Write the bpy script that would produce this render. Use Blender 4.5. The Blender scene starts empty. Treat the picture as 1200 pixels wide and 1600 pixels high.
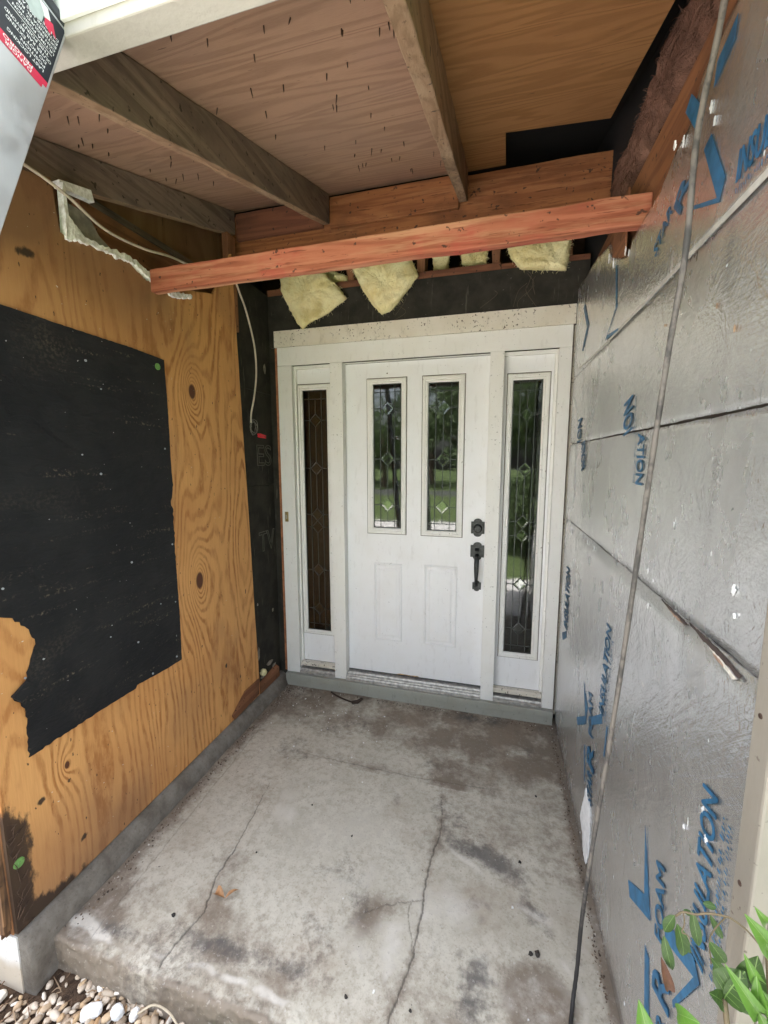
import bpy, bmesh, math, random
import numpy as np
from mathutils import Vector, Matrix

random.seed(7)
rng = np.random.default_rng(11)
S = bpy.context.scene
COL = S.collection
R = math.radians

# ------------------------------------------------------------------ camera
cam_d = bpy.data.cameras.new('camera')
cam_d.sensor_fit = 'VERTICAL'
cam_d.sensor_height = 36.0
cam_d.sensor_width = 27.0
cam_d.lens = 640.28 / 1600 * 36.0
cam_d.clip_start = 0.02
cam_d.clip_end = 500
cam = bpy.data.objects.new('camera', cam_d)
COL.objects.link(cam)
def cam_matrix(yaw, pitch, roll):
    return (Matrix.Rotation(yaw, 3, 'Z') @ Matrix.Rotation(pitch, 3, 'X') @ Matrix.Rotation(roll, 3, 'Y'))
_m = cam_matrix(0.2657, -0.1278, 0.0017)
_r, _f, _u = _m.col[0], _m.col[1], _m.col[2]
_cm = Matrix(((_r.x, _u.x, -_f.x, 0.4889), (_r.y, _u.y, -_f.y, -2.475), (_r.z, _u.z, -_f.z, 1.5818), (0, 0, 0, 1)))
cam.matrix_world = _cm
S.camera = cam

# ------------------------------------------------------------------ world, sun, exposure
SUN_ELEV, SUN_AZ = R(66), R(-38)         # high, over the house: the porch lies in its own shade, lit by sky and bright ground
W = bpy.data.worlds.new('World')
S.world = W
W.use_nodes = True
wn = W.node_tree
wn.nodes.clear()
sky = wn.nodes.new('ShaderNodeTexSky')
sky.sky_type = 'NISHITA'
sky.sun_disc = False
sky.sun_elevation = SUN_ELEV
sky.sun_rotation = SUN_AZ
sky.dust_density = 6.0
sky.air_density = 1.0
hsv = wn.nodes.new('ShaderNodeHueSaturation')
hsv.inputs['Saturation'].default_value = 0.48
bg = wn.nodes.new('ShaderNodeBackground')
bg.inputs['Strength'].default_value = 0.15
wo = wn.nodes.new('ShaderNodeOutputWorld')
wn.links.new(sky.outputs[0], hsv.inputs['Color'])
wn.links.new(hsv.outputs[0], bg.inputs['Color'])
wn.links.new(bg.outputs[0], wo.inputs['Surface'])
sd = bpy.data.lights.new('sun', 'SUN')
sd.energy = 5.0
sd.angle = R(1.0)
sd.color = (1.0, 0.97, 0.93)
sun = bpy.data.objects.new('sun', sd)
COL.objects.link(sun)
_d = Vector((math.sin(SUN_AZ) * math.cos(SUN_ELEV), math.cos(SUN_AZ) * math.cos(SUN_ELEV), math.sin(SUN_ELEV)))
sun.rotation_euler = _d.to_track_quat('Z', 'Y').to_euler()
S.view_settings.view_transform = 'Standard'
S.view_settings.look = 'None'
S.view_settings.gamma = 1.0
S.view_settings.use_curve_mapping = False
S.view_settings.exposure = 3.1
S.render.engine = 'CYCLES'
S.cycles.max_bounces = 10
S.cycles.diffuse_bounces = 5
S.cycles.glossy_bounces = 4
S.cycles.transmission_bounces = 8
S.cycles.caustics_reflective = False
S.cycles.caustics_refractive = False

# ------------------------------------------------------------------ object helpers
ORG = {}
def thing(name, label, cat, loc=(0, 0, 0), group=None, kind=None):
    o = bpy.data.objects.new(name, None)
    o.empty_display_size = 0.05
    COL.objects.link(o)
    o.location = loc
    ORG[o.name] = Vector(loc)
    tag(o, label, cat, group, kind)
    return o
def tag(o, label=None, cat=None, group=None, kind=None):
    if label: o['label'] = label
    if cat: o['category'] = cat
    if group: o['group'] = group
    if kind: o['kind'] = kind
    return o
def obj(name, bm, mat, parent=None, bevel=0.0, smooth=False, label=None, loc=None):
    """link a bmesh (world coordinates) as one mesh object"""
    me = bpy.data.meshes.new(name)
    org = Vector((0, 0, 0))
    if parent is not None: org = ORG[parent.name]
    if loc is not None: org = Vector(loc)
    if isinstance(bm, bmesh.types.BMesh):
        bmesh.ops.recalc_face_normals(bm, faces=bm.faces)
        bmesh.ops.translate(bm, verts=bm.verts, vec=-org)
        bm.to_mesh(me); bm.free()
    else:                                   # (verts ndarray, quads/polys)
        v, f = bm
        v = np.asarray(v, float) - np.array(org)
        me.from_pydata(v.tolist(), [], f)
    mats = mat if isinstance(mat, (list, tuple)) else [mat]
    for m in mats: me.materials.append(m)
    if smooth:
        for p in me.polygons: p.use_smooth = True
    o = bpy.data.objects.new(name, me)
    COL.objects.link(o)
    if parent is not None:
        o.parent = parent
        ORG[o.name] = org
    else:
        o.location = org
        ORG[o.name] = org
    if bevel:
        b = o.modifiers.new('edge', 'BEVEL'); b.width = bevel; b.segments = 2; b.limit_method = 'ANGLE'
        b.harden_normals = False
    if label: o['label'] = label
    return o
def dup(o, loc=None, rot=None, label=None):
    r = o.copy(); COL.objects.link(r)
    ORG[r.name] = ORG[o.name]
    if loc is not None: r.location = loc
    if rot is not None: r.rotation_euler = rot
    if label: r['label'] = label
    for ch in list(o.children):
        c = ch.copy(); COL.objects.link(c); c.parent = r
        for g in list(ch.children):
            d = g.copy(); COL.objects.link(d); d.parent = c
    return r
def BM(): return bmesh.new()
def box(bm, lo, hi, mi=0):
    x0, y0, z0 = lo; x1, y1, z1 = hi
    v = [bm.verts.new(p) for p in ((x0,y0,z0),(x1,y0,z0),(x1,y1,z0),(x0,y1,z0),(x0,y0,z1),(x1,y0,z1),(x1,y1,z1),(x0,y1,z1))]
    for q in ((0,3,2,1),(4,5,6,7),(0,1,5,4),(1,2,6,5),(2,3,7,6),(3,0,4,7)):
        f = bm.faces.new([v[i] for i in q]); f.material_index = mi
    return v
def hexa(bm, pts):
    """8 points: bottom 4 then top 4"""
    v = [bm.verts.new(p) for p in pts]
    for q in ((0,3,2,1),(4,5,6,7),(0,1,5,4),(1,2,6,5),(2,3,7,6),(3,0,4,7)):
        bm.faces.new([v[i] for i in q])
    return v
def prism(bm, poly, a, b, axis='x'):
    """extrude 2d poly along axis from a to b. axis x: poly=(y,z); y: (x,z); z: (x,y)"""
    def P(p, t):
        return (t, p[0], p[1]) if axis == 'x' else ((p[0], t, p[1]) if axis == 'y' else (p[0], p[1], t))
    va = [bm.verts.new(P(p, a)) for p in poly]; vb = [bm.verts.new(P(p, b)) for p in poly]
    n = len(poly)
    fa = bm.faces.new(va); fb = bm.faces.new(list(reversed(vb)))
    for i in range(n):
        bm.faces.new((va[i], va[(i+1) % n], vb[(i+1) % n], vb[i]))
    fa.normal_update(); fb.normal_update(); bmesh.ops.triangulate(bm, faces=[fa, fb], quad_method='BEAUTY', ngon_method='EAR_CLIP')
def tube(bm, pts, rad, n=8, caps=True):
    pts = [Vector(p) for p in pts]
    rads = rad if isinstance(rad, (list, tuple)) else [rad] * len(pts)
    rings = []; up = None
    for i, p in enumerate(pts):
        t = (pts[min(i+1, len(pts)-1)] - pts[max(i-1, 0)]).normalized()
        if up is None:
            up = t.orthogonal().normalized()
        else:
            up = (up - t * up.dot(t)).normalized()
        s = t.cross(up)
        rings.append([bm.verts.new(p + (up * math.cos(2*math.pi*k/n) + s * math.sin(2*math.pi*k/n)) * rads[i]) for k in range(n)])
    for a, b in zip(rings, rings[1:]):
        for k in range(n):
            bm.faces.new((a[k], a[(k+1) % n], b[(k+1) % n], b[k]))
    if caps:
        bm.faces.new(rings[0]); bm.faces.new(list(reversed(rings[-1])))
def smooth_path(pts, k=6):
    """Catmull-Rom resample"""
    P = [Vector(p) for p in pts]; P = [P[0]*2-P[1]] + P + [P[-1]*2-P[-2]]
    out = []
    for i in range(1, len(P)-2):
        for j in range(k):
            t = j / k
            a, b, c, d = P[i-1], P[i], P[i+1], P[i+2]
            out.append(0.5*((2*b)+(c-a)*t+(2*a-5*b+4*c-d)*t*t+(3*b-a-3*c+d)*t**3))
    out.append(P[-2])
    return out
def ring(bm, x0, x1, z0, z1, yf, prof, mi=0):
    """rectangular moulding in a plane of constant y: prof = [(inset, dy), ...] from outside in"""
    rows = []
    for ins, dy in prof:
        rows.append([bm.verts.new(p) for p in ((x0+ins, yf+dy, z0+ins), (x1-ins, yf+dy, z0+ins), (x1-ins, yf+dy, z1-ins), (x0+ins, yf+dy, z1-ins))])
    for a, b in zip(rows, rows[1:]):
        for k in range(4):
            f = bm.faces.new((a[k], a[(k+1) % 4], b[(k+1) % 4], b[k])); f.material_index = mi
    return rows
def rough_up(bm, cuts=36, amp=0.0022, seed=0):
    """saw-cut lumber is never a perfect box: cut it along its length and let the faces wander"""
    from mathutils import noise as mn
    L_ = max(e.calc_length() for e in bm.edges)
    bmesh.ops.subdivide_edges(bm, edges=[e for e in bm.edges if e.calc_length() > 0.6*L_], cuts=cuts, use_grid_fill=True)
    for v in bm.verts:
        p = v.co*7+Vector((seed, seed*2, 0)); q = v.co*38
        v.co += Vector((mn.noise(p), mn.noise(p+Vector((31,0,0))), mn.noise(p+Vector((0,57,0)))))*amp + Vector((mn.noise(q), mn.noise(q+Vector((9,0,0))), mn.noise(q+Vector((0,5,0)))))*amp*0.5
    return bm
def grid_mesh(X, Y, Z):
    n, m = X.shape
    v = np.stack([X.ravel(), Y.ravel(), Z.ravel()], 1)
    i = np.arange(n*m).reshape(n, m)
    f = np.stack([i[:-1,:-1].ravel(), i[1:,:-1].ravel(), i[1:,1:].ravel(), i[:-1,1:].ravel()], 1)
    return v, f.tolist()
def color_attr(o, name, rgba):
    a = o.data.attributes.new(name, 'FLOAT_COLOR', 'POINT')
    a.data.foreach_set('color', np.asarray(rgba, np.float32).ravel())

# value noise in numpy
_tab = rng.random((256, 256))
def vnoise(x, y):
    xi = np.floor(x).astype(int); yi = np.floor(y).astype(int)
    fx = x - xi; fy = y - yi
    fx = fx*fx*(3-2*fx); fy = fy*fy*(3-2*fy)
    g = lambda a, b: _tab[a % 256, b % 256]
    return (g(xi,yi)*(1-fx)+g(xi+1,yi)*fx)*(1-fy) + (g(xi,yi+1)*(1-fx)+g(xi+1,yi+1)*fx)*fy
def fbm(x, y, s, o=4, off=0):
    r = 0; a = 0.5; t = 0
    for k in range(o):
        r = r + a*vnoise(x*s+off+17.3*k, y*s+off*1.7+9.1*k); t += a; a *= 0.5; s *= 2.03
    return r / t
def sstep(a, b, x):
    t = np.clip((x-a)/(b-a), 0, 1); return t*t*(3-2*t)
def blob(x, y, cx, cy, rx, ry, rot=0, soft=1.0):
    c, s = math.cos(rot), math.sin(rot)
    u = ((x-cx)*c+(y-cy)*s)/rx; v = (-(x-cx)*s+(y-cy)*c)/ry
    return np.exp(-(u*u+v*v)**soft)
def polydist(x, y, pts):
    d = np.full(x.shape, 1e9)
    for (ax, ay), (bx, by) in zip(pts, pts[1:]):
        dx, dy = bx-ax, by-ay
        t = np.clip(((x-ax)*dx+(y-ay)*dy)/(dx*dx+dy*dy+1e-12), 0, 1)
        d = np.minimum(d, np.hypot(x-ax-t*dx, y-ay-t*dy))
    return d

# ------------------------------------------------------------------ material helpers
class M:
    def __init__(s, name):
        s.mat = bpy.data.materials.new(name); s.mat.use_nodes = True
        s.nt = s.mat.node_tree; s.nt.nodes.clear()
        s.out = s.nt.nodes.new('ShaderNodeOutputMaterial')
        s.b = s.nt.nodes.new('ShaderNodeBsdfPrincipled')
        s.nt.links.new(s.b.outputs[0], s.out.inputs[0])
        s._pos = None
    def set(s, inp, v):
        if isinstance(v, bpy.types.NodeSocket): s.nt.links.new(v, inp)
        elif isinstance(v, (tuple, list)) and inp.type == 'RGBA' and len(v) == 3: inp.default_value = (*v, 1)
        else: inp.default_value = v
    def p(s, **k):
        names = dict(col='Base Color', rough='Roughness', metal='Metallic', spec='Specular IOR Level', trans='Transmission Weight', ior='IOR', normal='Normal', coat='Coat Weight', sss='Subsurface Weight', sheen='Sheen Weight')
        for a, v in k.items(): s.set(s.b.inputs[names[a]], v)
        return s
    def pos(s, sc=(1,1,1)):
        if s._pos is None:
            s._pos = s.nt.nodes.new('ShaderNodeNewGeometry').outputs['Position']
        n = s.nt.nodes.new('ShaderNodeVectorMath'); n.operation = 'MULTIPLY'
        s.nt.links.new(s._pos, n.inputs[0]); n.inputs[1].default_value = sc
        return n.outputs[0]
    def ocoord(s, sc=(1,1,1)):
        t = s.nt.nodes.new('ShaderNodeTexCoord').outputs['Object']
        n = s.nt.nodes.new('ShaderNodeVectorMath'); n.operation = 'MULTIPLY'
        s.nt.links.new(t, n.inputs[0]); n.inputs[1].default_value = sc
        return n.outputs[0]
    def noise(s, v, scale=5, detail=4, rough=0.55, dist=0.0):
        n = s.nt.nodes.new('ShaderNodeTexNoise')
        s.nt.links.new(v, n.inputs['Vector'])
        n.inputs['Scale'].default_value = scale; n.inputs['Detail'].default_value = detail
        n.inputs['Roughness'].default_value = rough; n.inputs['Distortion'].default_value = dist
        return n.outputs['Fac']
    def voro(s, v, scale=5, feature='F1', out='Distance', rand=1.0):
        n = s.nt.nodes.new('ShaderNodeTexVoronoi'); n.feature = feature
        s.nt.links.new(v, n.inputs['Vector']); n.inputs['Scale'].default_value = scale
        n.inputs['Randomness'].default_value = rand
        return n.outputs[out]
    def math(s, op, a, b=0.0, c=None):
        n = s.nt.nodes.new('ShaderNodeMath'); n.operation = op
        s.set(n.inputs[0], a); s.set(n.inputs[1], b)
        if c is not None: s.set(n.inputs[2], c)
        return n.outputs[0]
    def map(s, v, a, b, c=0.0, d=1.0):
        n = s.nt.nodes.new('ShaderNodeMapRange'); n.interpolation_type = 'SMOOTHSTEP'
        s.set(n.inputs[0], v)
        for i, q in enumerate((a, b, c, d)): s.set(n.inputs[i+1], q)
        return n.outputs[0]
    def mix(s, f, a, b, mode='MIX'):
        n = s.nt.nodes.new('ShaderNodeMix'); n.data_type = 'RGBA'; n.blend_type = mode
        s.set(n.inputs[0], f); s.set(n.inputs[6], a); s.set(n.inputs[7], b)
        return n.outputs[2]
    def attr(s, name):
        n = s.nt.nodes.new('ShaderNodeAttribute'); n.attribute_name = name
        sp = s.nt.nodes.new('ShaderNodeSeparateColor')
        s.nt.links.new(n.outputs['Color'], sp.inputs[0])
        return sp.outputs[0], sp.outputs[1], sp.outputs[2], n.outputs['Alpha']
    def island(s):
        return s.nt.nodes.new('ShaderNodeNewGeometry').outputs['Random Per Island']
    def objrand(s):
        return s.nt.nodes.new('ShaderNodeObjectInfo').outputs['Random']
    def sep(s, v):
        n = s.nt.nodes.new('ShaderNodeSeparateXYZ'); s.nt.links.new(v, n.inputs[0]); return n.outputs
    def ramp(s, f, stops):
        n = s.nt.nodes.new('ShaderNodeValToRGB'); cr = n.color_ramp
        while len(cr.elements) < len(stops): cr.elements.new(0.5)
        for e, (p, c) in zip(cr.elements, stops): e.position = p; e.color = (*c, 1)
        s.set(n.inputs[0], f); return n.outputs[0]
    def bump(s, h, strength=0.3, dist=0.01):
        n = s.nt.nodes.new('ShaderNodeBump'); n.inputs['Strength'].default_value = strength; n.inputs['Distance'].default_value = dist
        s.set(n.inputs['Height'], h); s.nt.links.new(n.outputs[0], s.b.inputs['Normal'])
        return n.outputs[0]

def lumber(name, light, dark, axis='x', stain=(0.06,0.05,0.045), stain_amt=0.25, rough=0.75, ringscale=55, worn=None):
    m = M(name)
    st = {'x': (0.35, 5, 5), 'y': (5, 0.35, 5), 'z': (5, 5, 0.35)}[axis]
    v = m.pos(st)
    h = m.noise(v, 1.6, 3, 0.5, 0.4)
    bands = m.math('SINE', m.math('MULTIPLY', h, ringscale))
    bands = m.map(bands, -0.7, 1.0)
    fine = m.noise(m.pos(tuple(a*9 for a in st)), 3.0, 3)
    big = m.noise(m.pos((3, 3, 3)), 1.4, 4, 0.6)
    f = m.math('ADD', m.math('MULTIPLY', bands, 0.55), m.math('MULTIPLY', fine, 0.5))
    c = m.mix(f, light, dark)
    c = m.mix(m.math('MULTIPLY', m.map(big, 0.45, 0.75), stain_amt), c, stain)
    if worn:
        wn_ = m.noise(m.pos(tuple(a*1.6 for a in st)), 2.0, 5, 0.7)
        c = m.mix(m.map(wn_, 0.48, 0.66, 0, 0.75), c, worn)
        sc_ = m.noise(m.pos(tuple(a*7 for a in st)), 3.0, 3, 0.7)
        c = m.mix(m.map(sc_, 0.60, 0.70, 0, 0.7), c, (dark[0]*0.45, dark[1]*0.4, dark[2]*0.4))
    spk = m.noise(m.pos((1, 1, 1)), 45, 2, 0.5)
    c = m.mix(m.map(spk, 0.66, 0.72, 0, 0.8), c, (0.03,0.022,0.018))
    kn = m.voro(m.pos({'x': (1.0, 3, 3), 'y': (3, 1.0, 3), 'z': (3, 3, 1.0)}[axis]), 1.7)
    c = m.mix(m.map(kn, 0.04, 0.10, 0.85, 0), c, (dark[0]*0.35, dark[1]*0.3, dark[2]*0.3))
    m.p(col=c, rough=rough, spec=0.25)
    m.bump(m.math('ADD', f, m.math('MULTIPLY', fine, 0.6)), 0.25, 0.004)
    return m.mat

def painted(name, col, rough=0.45, grime=(0.16,0.12,0.08), amt=0.5, specks=0.5, grain=0.15, thr=0.66):
    m = M(name)
    n1 = m.noise(m.pos(), 6, 5, 0.6)
    n2 = m.noise(m.pos((1, 1, 0.3)), 40, 3, 0.6)
    c = m.mix(m.map(n1, 0.35, 0.75, 0, 0.22*amt), col, tuple(a*b for a, b in zip(col, (0.80, 0.74, 0.62))))
    c = m.mix(m.map(n2, 0.55, 0.8, 0, 0.2*amt), c, grime)
    sp = m.noise(m.pos(), 70, 3, 0.6)
    cl = m.noise(m.pos(), 5, 3, 0.5)
    sp = m.math('MULTIPLY', m.map(sp, thr, thr+0.05), m.map(cl, 0.38, 0.58))
    c = m.mix(m.math('MULTIPLY', sp, specks), c, (0.05, 0.03, 0.02))
    m.p(col=c, rough=m.map(n1, 0.3, 0.7, rough-0.06, rough+0.12), spec=0.4)
    m.bump(n2, grain, 0.003)
    return m.mat

def plain(name, col, rough=0.6, metal=0.0, var=0.15, scale=25, bump=0.1, spec=0.4):
    m = M(name)
    n = m.noise(m.pos(), scale, 4, 0.6)
    c = m.mix(m.map(n, 0.3, 0.7, 0, 1), tuple(a*(1-var) for a in col), tuple(min(1, a*(1+var)) for a in col))
    m.p(col=c, rough=rough, metal=metal, spec=spec)
    if bump: m.bump(n, bump, 0.004)
    return m.mat

# --- lumber
MAT = {}
MAT['red_beam'] = lumber('red tinted lumber', (0.43,0.155,0.09), (0.24,0.070,0.036), 'x', (0.36,0.06,0.045), 0.9, 0.7, 55, (0.50,0.27,0.155))
MAT['orange_lumber'] = lumber('aged orange lumber', (0.32,0.135,0.052), (0.19,0.07,0.026), 'x', (0.08,0.035,0.017), 0.5, 0.75, 55, (0.36,0.17,0.075))
MAT['grey_rafter'] = lumber('grey weathered rafter', (0.225,0.165,0.13), (0.145,0.105,0.083), 'y', (0.045,0.04,0.04), 0.6, 0.75, 55, (0.28,0.215,0.17))
MAT['tan_rafter'] = lumber('tan weathered rafter and lit underside', (0.36,0.235,0.15), (0.22,0.135,0.08), 'y', (0.09,0.06,0.045), 0.5, 0.75, 55, (0.42,0.30,0.20))
MAT['dark_lumber'] = lumber('dark brown lumber', (0.22,0.095,0.05), (0.13,0.05,0.03), 'x', (0.06,0.035,0.025), 0.5)
MAT['stud'] = lumber('brown stud', (0.30,0.14,0.07), (0.20,0.085,0.04), 'z', (0.07,0.04,0.03), 0.4)
MAT['side_board'] = lumber('brown side board', (0.28,0.125,0.06), (0.17,0.07,0.035), 'y', (0.07,0.035,0.025), 0.6)
MAT['rotten'] = lumber('rotten wood', (0.30,0.16,0.075), (0.07,0.04,0.025), 'z', (0.03,0.022,0.018), 0.9, 0.9, 90)

def plywood(name, light, dark, grain, tint, ring_k=26, nscale=1.0):
    """rotary cut veneer: contour bands of a stretched height field"""
    m = M(name)
    v = m.pos(grain)
    h = m.noise(v, nscale, 2, 0.45, 0.3)
    band = m.map(m.math('SINE', m.math('MULTIPLY', h, ring_k*6.28)), -0.6, 1.0)
    fib = m.noise(m.pos(tuple(a*14 for a in grain)), 3, 3, 0.6)
    big = m.noise(m.pos((1,1,1)), 2.2, 4, 0.6)
    f = m.math('ADD', m.math('MULTIPLY', band, 0.45), m.math('MULTIPLY', fib, 0.55))
    c = m.mix(f, light, dark)
    c = m.mix(m.map(big, 0.4, 0.72, 0, 0.65), c, tint)
    spk = m.noise(m.pos(tuple(a*0.5 for a in grain)), 30, 3, 0.6)
    c = m.mix(m.map(spk, 0.68, 0.75, 0, 0.75), c, (0.05,0.03,0.022))
    m.p(col=c, rough=0.75, spec=0.25)
    m.bump(f, 0.25, 0.003)
    return m.mat
MAT['deck_old'] = plywood('old purple brown deck plywood', (0.47,0.30,0.205), (0.27,0.16,0.105), (1.0, 9, 3), (0.33,0.215,0.165), 9)
MAT['deck_new'] = plywood('tan deck plywood', (0.42,0.215,0.085), (0.22,0.10,0.034), (0.9, 8, 3), (0.31,0.15,0.06), 12)
MAT['ply_side'] = plywood('inner plywood', (0.32,0.17,0.09), (0.22,0.11,0.055), (3, 3, 0.6), (0.20,0.10,0.06), 10)

# --- painted wall plywood with attribute height field
m = M('orange plywood sheathing')
hR, hG, hB, hA = m.attr('grain')             # R height field, G knot core, B dark rot, A grey-brown weathering
warp = m.noise(m.pos((1, 6, 1.4)), 3, 3, 0.55)
hh = m.math('ADD', hR, m.math('MULTIPLY', warp, 0.05))
band = m.math('SINE', m.math('MULTIPLY', hh, 6.283*27))
band = m.math('POWER', m.map(band, -0.6, 1.0), 1.7)
brk = m.noise(m.pos((1, 14, 5)), 3, 4, 0.7)
band = m.math('MULTIPLY', band, m.map(brk, 0.32, 0.62, 0.35, 1.0))
fib = m.noise(m.pos((1, 70, 3.0)), 3, 5, 0.7)
big = m.noise(m.pos(), 2.6, 4, 0.6)
bsoft = m.noise(m.pos((1, 1.6, 0.8)), 4, 3, 0.6)
f = m.math('ADD', m.math('MULTIPLY', band, m.map(bsoft, 0.3, 0.65, 0.32, 0.75)), m.math('MULTIPLY', fib, 0.62))
c = m.mix(f, (0.78,0.415,0.155), (0.38,0.15,0.042))
c = m.mix(m.map(big, 0.42, 0.74, 0, 0.5), c, (0.48,0.20,0.062))
c = m.mix(m.math('MULTIPLY', hA, 0.85), c, (0.20,0.105,0.062))
rn = m.noise(m.pos((1, 2.5, 1)), 16, 5, 0.65)
rot = m.map(m.math('ADD', hB, m.math('MULTIPLY', m.math('SUBTRACT', rn, 0.5), 0.9)), 0.38, 0.62)
c = m.mix(m.math('MULTIPLY', rot, 0.93), c, (0.028,0.02,0.016))
c = m.mix(m.map(hG, 0.35, 0.62), c, (0.10,0.035,0.016))
sp = m.noise(m.pos((1, 1.6, 0.8)), 48, 2, 0.5)
c = m.mix(m.map(sp, 0.715, 0.74, 0, 0.85), c, (0.05,0.03,0.02))
wsp = m.noise(m.pos((1, 1, 1.6)), 60, 2, 0.5)
wcl = m.noise(m.pos(), 4.2, 2)
c = m.mix(m.math('MULTIPLY', m.map(wsp, 0.75, 0.765), m.map(wcl, 0.4, 0.6)), c, (0.7,0.67,0.62))
m.p(col=c, rough=0.62, spec=0.3)
m.bump(m.math('ADD', f, m.math('MULTIPLY', rot, 2.0)), 0.2, 0.003)
MAT['ply_wall'] = m.mat

# --- felt paper
m = M('black felt paper')
n1 = m.noise(m.pos(), 5, 5, 0.6); n2 = m.noise(m.pos(), 90, 3, 0.6); n3 = m.noise(m.pos((1, 3.5, 9)), 4, 4, 0.6, 0.8)
c = m.mix(m.map(n1, 0.35, 0.7), (0.0065,0.0065,0.0078), (0.014,0.0138,0.0145))
lin = m.noise(m.pos((1, 1.2, 14)), 2.5, 4, 0.65)
c = m.mix(m.math('MULTIPLY', m.map(lin, 0.56, 0.70), m.map(n2, 0.5, 0.7)), c, (0.13,0.105,0.075))
dst = m.noise(m.pos(), 2.2, 3, 0.6)
c = m.mix(m.math('MULTIPLY', m.map(dst, 0.56, 0.72, 0, 0.4), m.map(n2, 0.42, 0.66)), c, (0.14,0.11,0.08))
fl = m.noise(m.pos((1, 1, 1.3)), 60, 2, 0.4)
c = m.mix(m.map(fl, 0.775, 0.79), c, (0.42,0.42,0.42))
m.p(col=c, rough=0.62, spec=0.35)
wr = m.noise(m.pos((1, 1.2, 1.8)), 1.9, 3, 0.5, 1.2)
m.bump(m.math('ADD', m.math('ADD', m.math('MULTIPLY', n3, 0.6), m.math('MULTIPLY', n2, 0.10)), m.math('MULTIPLY', m.math('ABSOLUTE', m.math('SUBTRACT', wr, 0.5)), 2.2)), 0.42, 0.015)
MAT['felt'] = m.mat

# --- fibreboard
m = M('black fibreboard sheathing')
n1 = m.noise(m.pos(), 9, 5, 0.6); n2 = m.noise(m.pos((1, 2, 1)), 70, 3, 0.6); n3 = m.noise(m.pos((2, 2, 0.25)), 22, 3, 0.6)
c = m.mix(m.map(n1, 0.3, 0.7), (0.020,0.0185,0.015), (0.040,0.036,0.028))
c = m.mix(m.map(n3, 0.62, 0.72, 0, 0.35), c, (0.16,0.14,0.11))
c = m.mix(m.map(n2, 0.70, 0.76, 0, 0.5), c, (0.30,0.28,0.24))
m.p(col=c, rough=0.8, spec=0.2); m.bump(n2, 0.4, 0.004)
MAT['fibreboard'] = m.mat

# --- paints
MAT['white'] = painted('white door paint', (0.80,0.80,0.81), 0.38, amt=0.7, specks=0.4, grain=0.06, thr=0.67)
MAT['trim_white'] = painted('white trim paint', (0.78,0.77,0.74), 0.45, amt=0.8, specks=0.6, grain=0.08, thr=0.65)
MAT['header_white'] = painted('dirty white header paint', (0.70,0.655,0.57), 0.5, amt=2.0, specks=0.95, grain=0.12, thr=0.605)
MAT['fascia'] = painted('cream fascia paint', (0.46,0.43,0.40), 0.6, amt=0.6, specks=0.1, grain=0.5)
MAT['drip'] = painted('white drip edge', (0.80,0.80,0.79), 0.5, amt=0.2, specks=0.0)
MAT['cream'] = painted('cream corner trim', (0.24,0.215,0.18), 0.6, amt=0.8, specks=0.6, grain=0.6)
MAT['sill'] = painted('grey green sill paint', (0.34,0.34,0.295), 0.6, (0.12,0.10,0.08), 1.8, 0.5, 0.3)
MAT['siding'] = painted('cream siding', (0.52,0.48,0.41), 0.6, amt=0.5, specks=0.2)
MAT['jamb_wood'] = plain('raw jamb edge', (0.33,0.13,0.055), 0.7, var=0.3)
MAT['grime'] = plain('dark caulk gap', (0.10,0.075,0.055), 0.85, var=0.5, scale=40)
MAT['drywall'] = plain('torn drywall', (0.88,0.86,0.82), 0.9, var=0.25, scale=60, bump=0.5)
MAT['cable'] = plain('off white cable', (0.55,0.47,0.38), 0.5, var=0.15)
MAT['red_plastic'] = plain('red wire nut', (0.62,0.03,0.045), 0.4, var=0.1)
MAT['copper_wire'] = plain('bare grey wires', (0.16,0.15,0.13), 0.5, 0.5)
MAT['black_metal'] = plain('blackened iron', (0.035,0.037,0.037), 0.42, 0.6, var=0.5, scale=60, bump=0.25)
MAT['brass'] = plain('brass', (0.42,0.31,0.13), 0.35, 0.8)
MAT['nail'] = plain('rusty nail', (0.06,0.035,0.025), 0.6, 0.5)
MAT['green_cap'] = plain('green plastic cap', (0.15,0.31,0.085), 0.4, var=0.1)
MAT['grey_cap'] = plain('grey nail cap', (0.33,0.35,0.37), 0.5, var=0.1)
MAT['black_void'] = plain('black paper and unlit void', (0.006,0.005,0.005), 0.9, bump=0.0)  # near-black colour that makes gaps and cavities look unlit
MAT['lead'] = plain('dark lead came', (0.05,0.055,0.052), 0.45, 0.6)
MAT['interior'] = plain('dim grey hallway', (0.12,0.11,0.10), 0.8)
MAT['shingle'] = plain('dark shingles', (0.06,0.055,0.05), 0.9, var=0.4, scale=60)
MAT['black_plastic'] = plain('black plastic', (0.03,0.033,0.04), 0.5)
MAT['blue_ink'] = plain('blue print', (0.025,0.115,0.225), 0.45, var=0.3, scale=30, bump=0.0)
MAT['foam_white'] = plain('white torn facing', (0.74,0.74,0.74), 0.8, var=0.12, scale=40, bump=0.4)
MAT['foam_tan'] = plain('tan foam core', (0.40,0.27,0.17), 0.9, var=0.35, scale=50, bump=0.6)
MAT['brown_foam'] = plain('brown reddish facing', (0.30,0.20,0.145), 0.9, var=0.3, scale=50)

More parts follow.
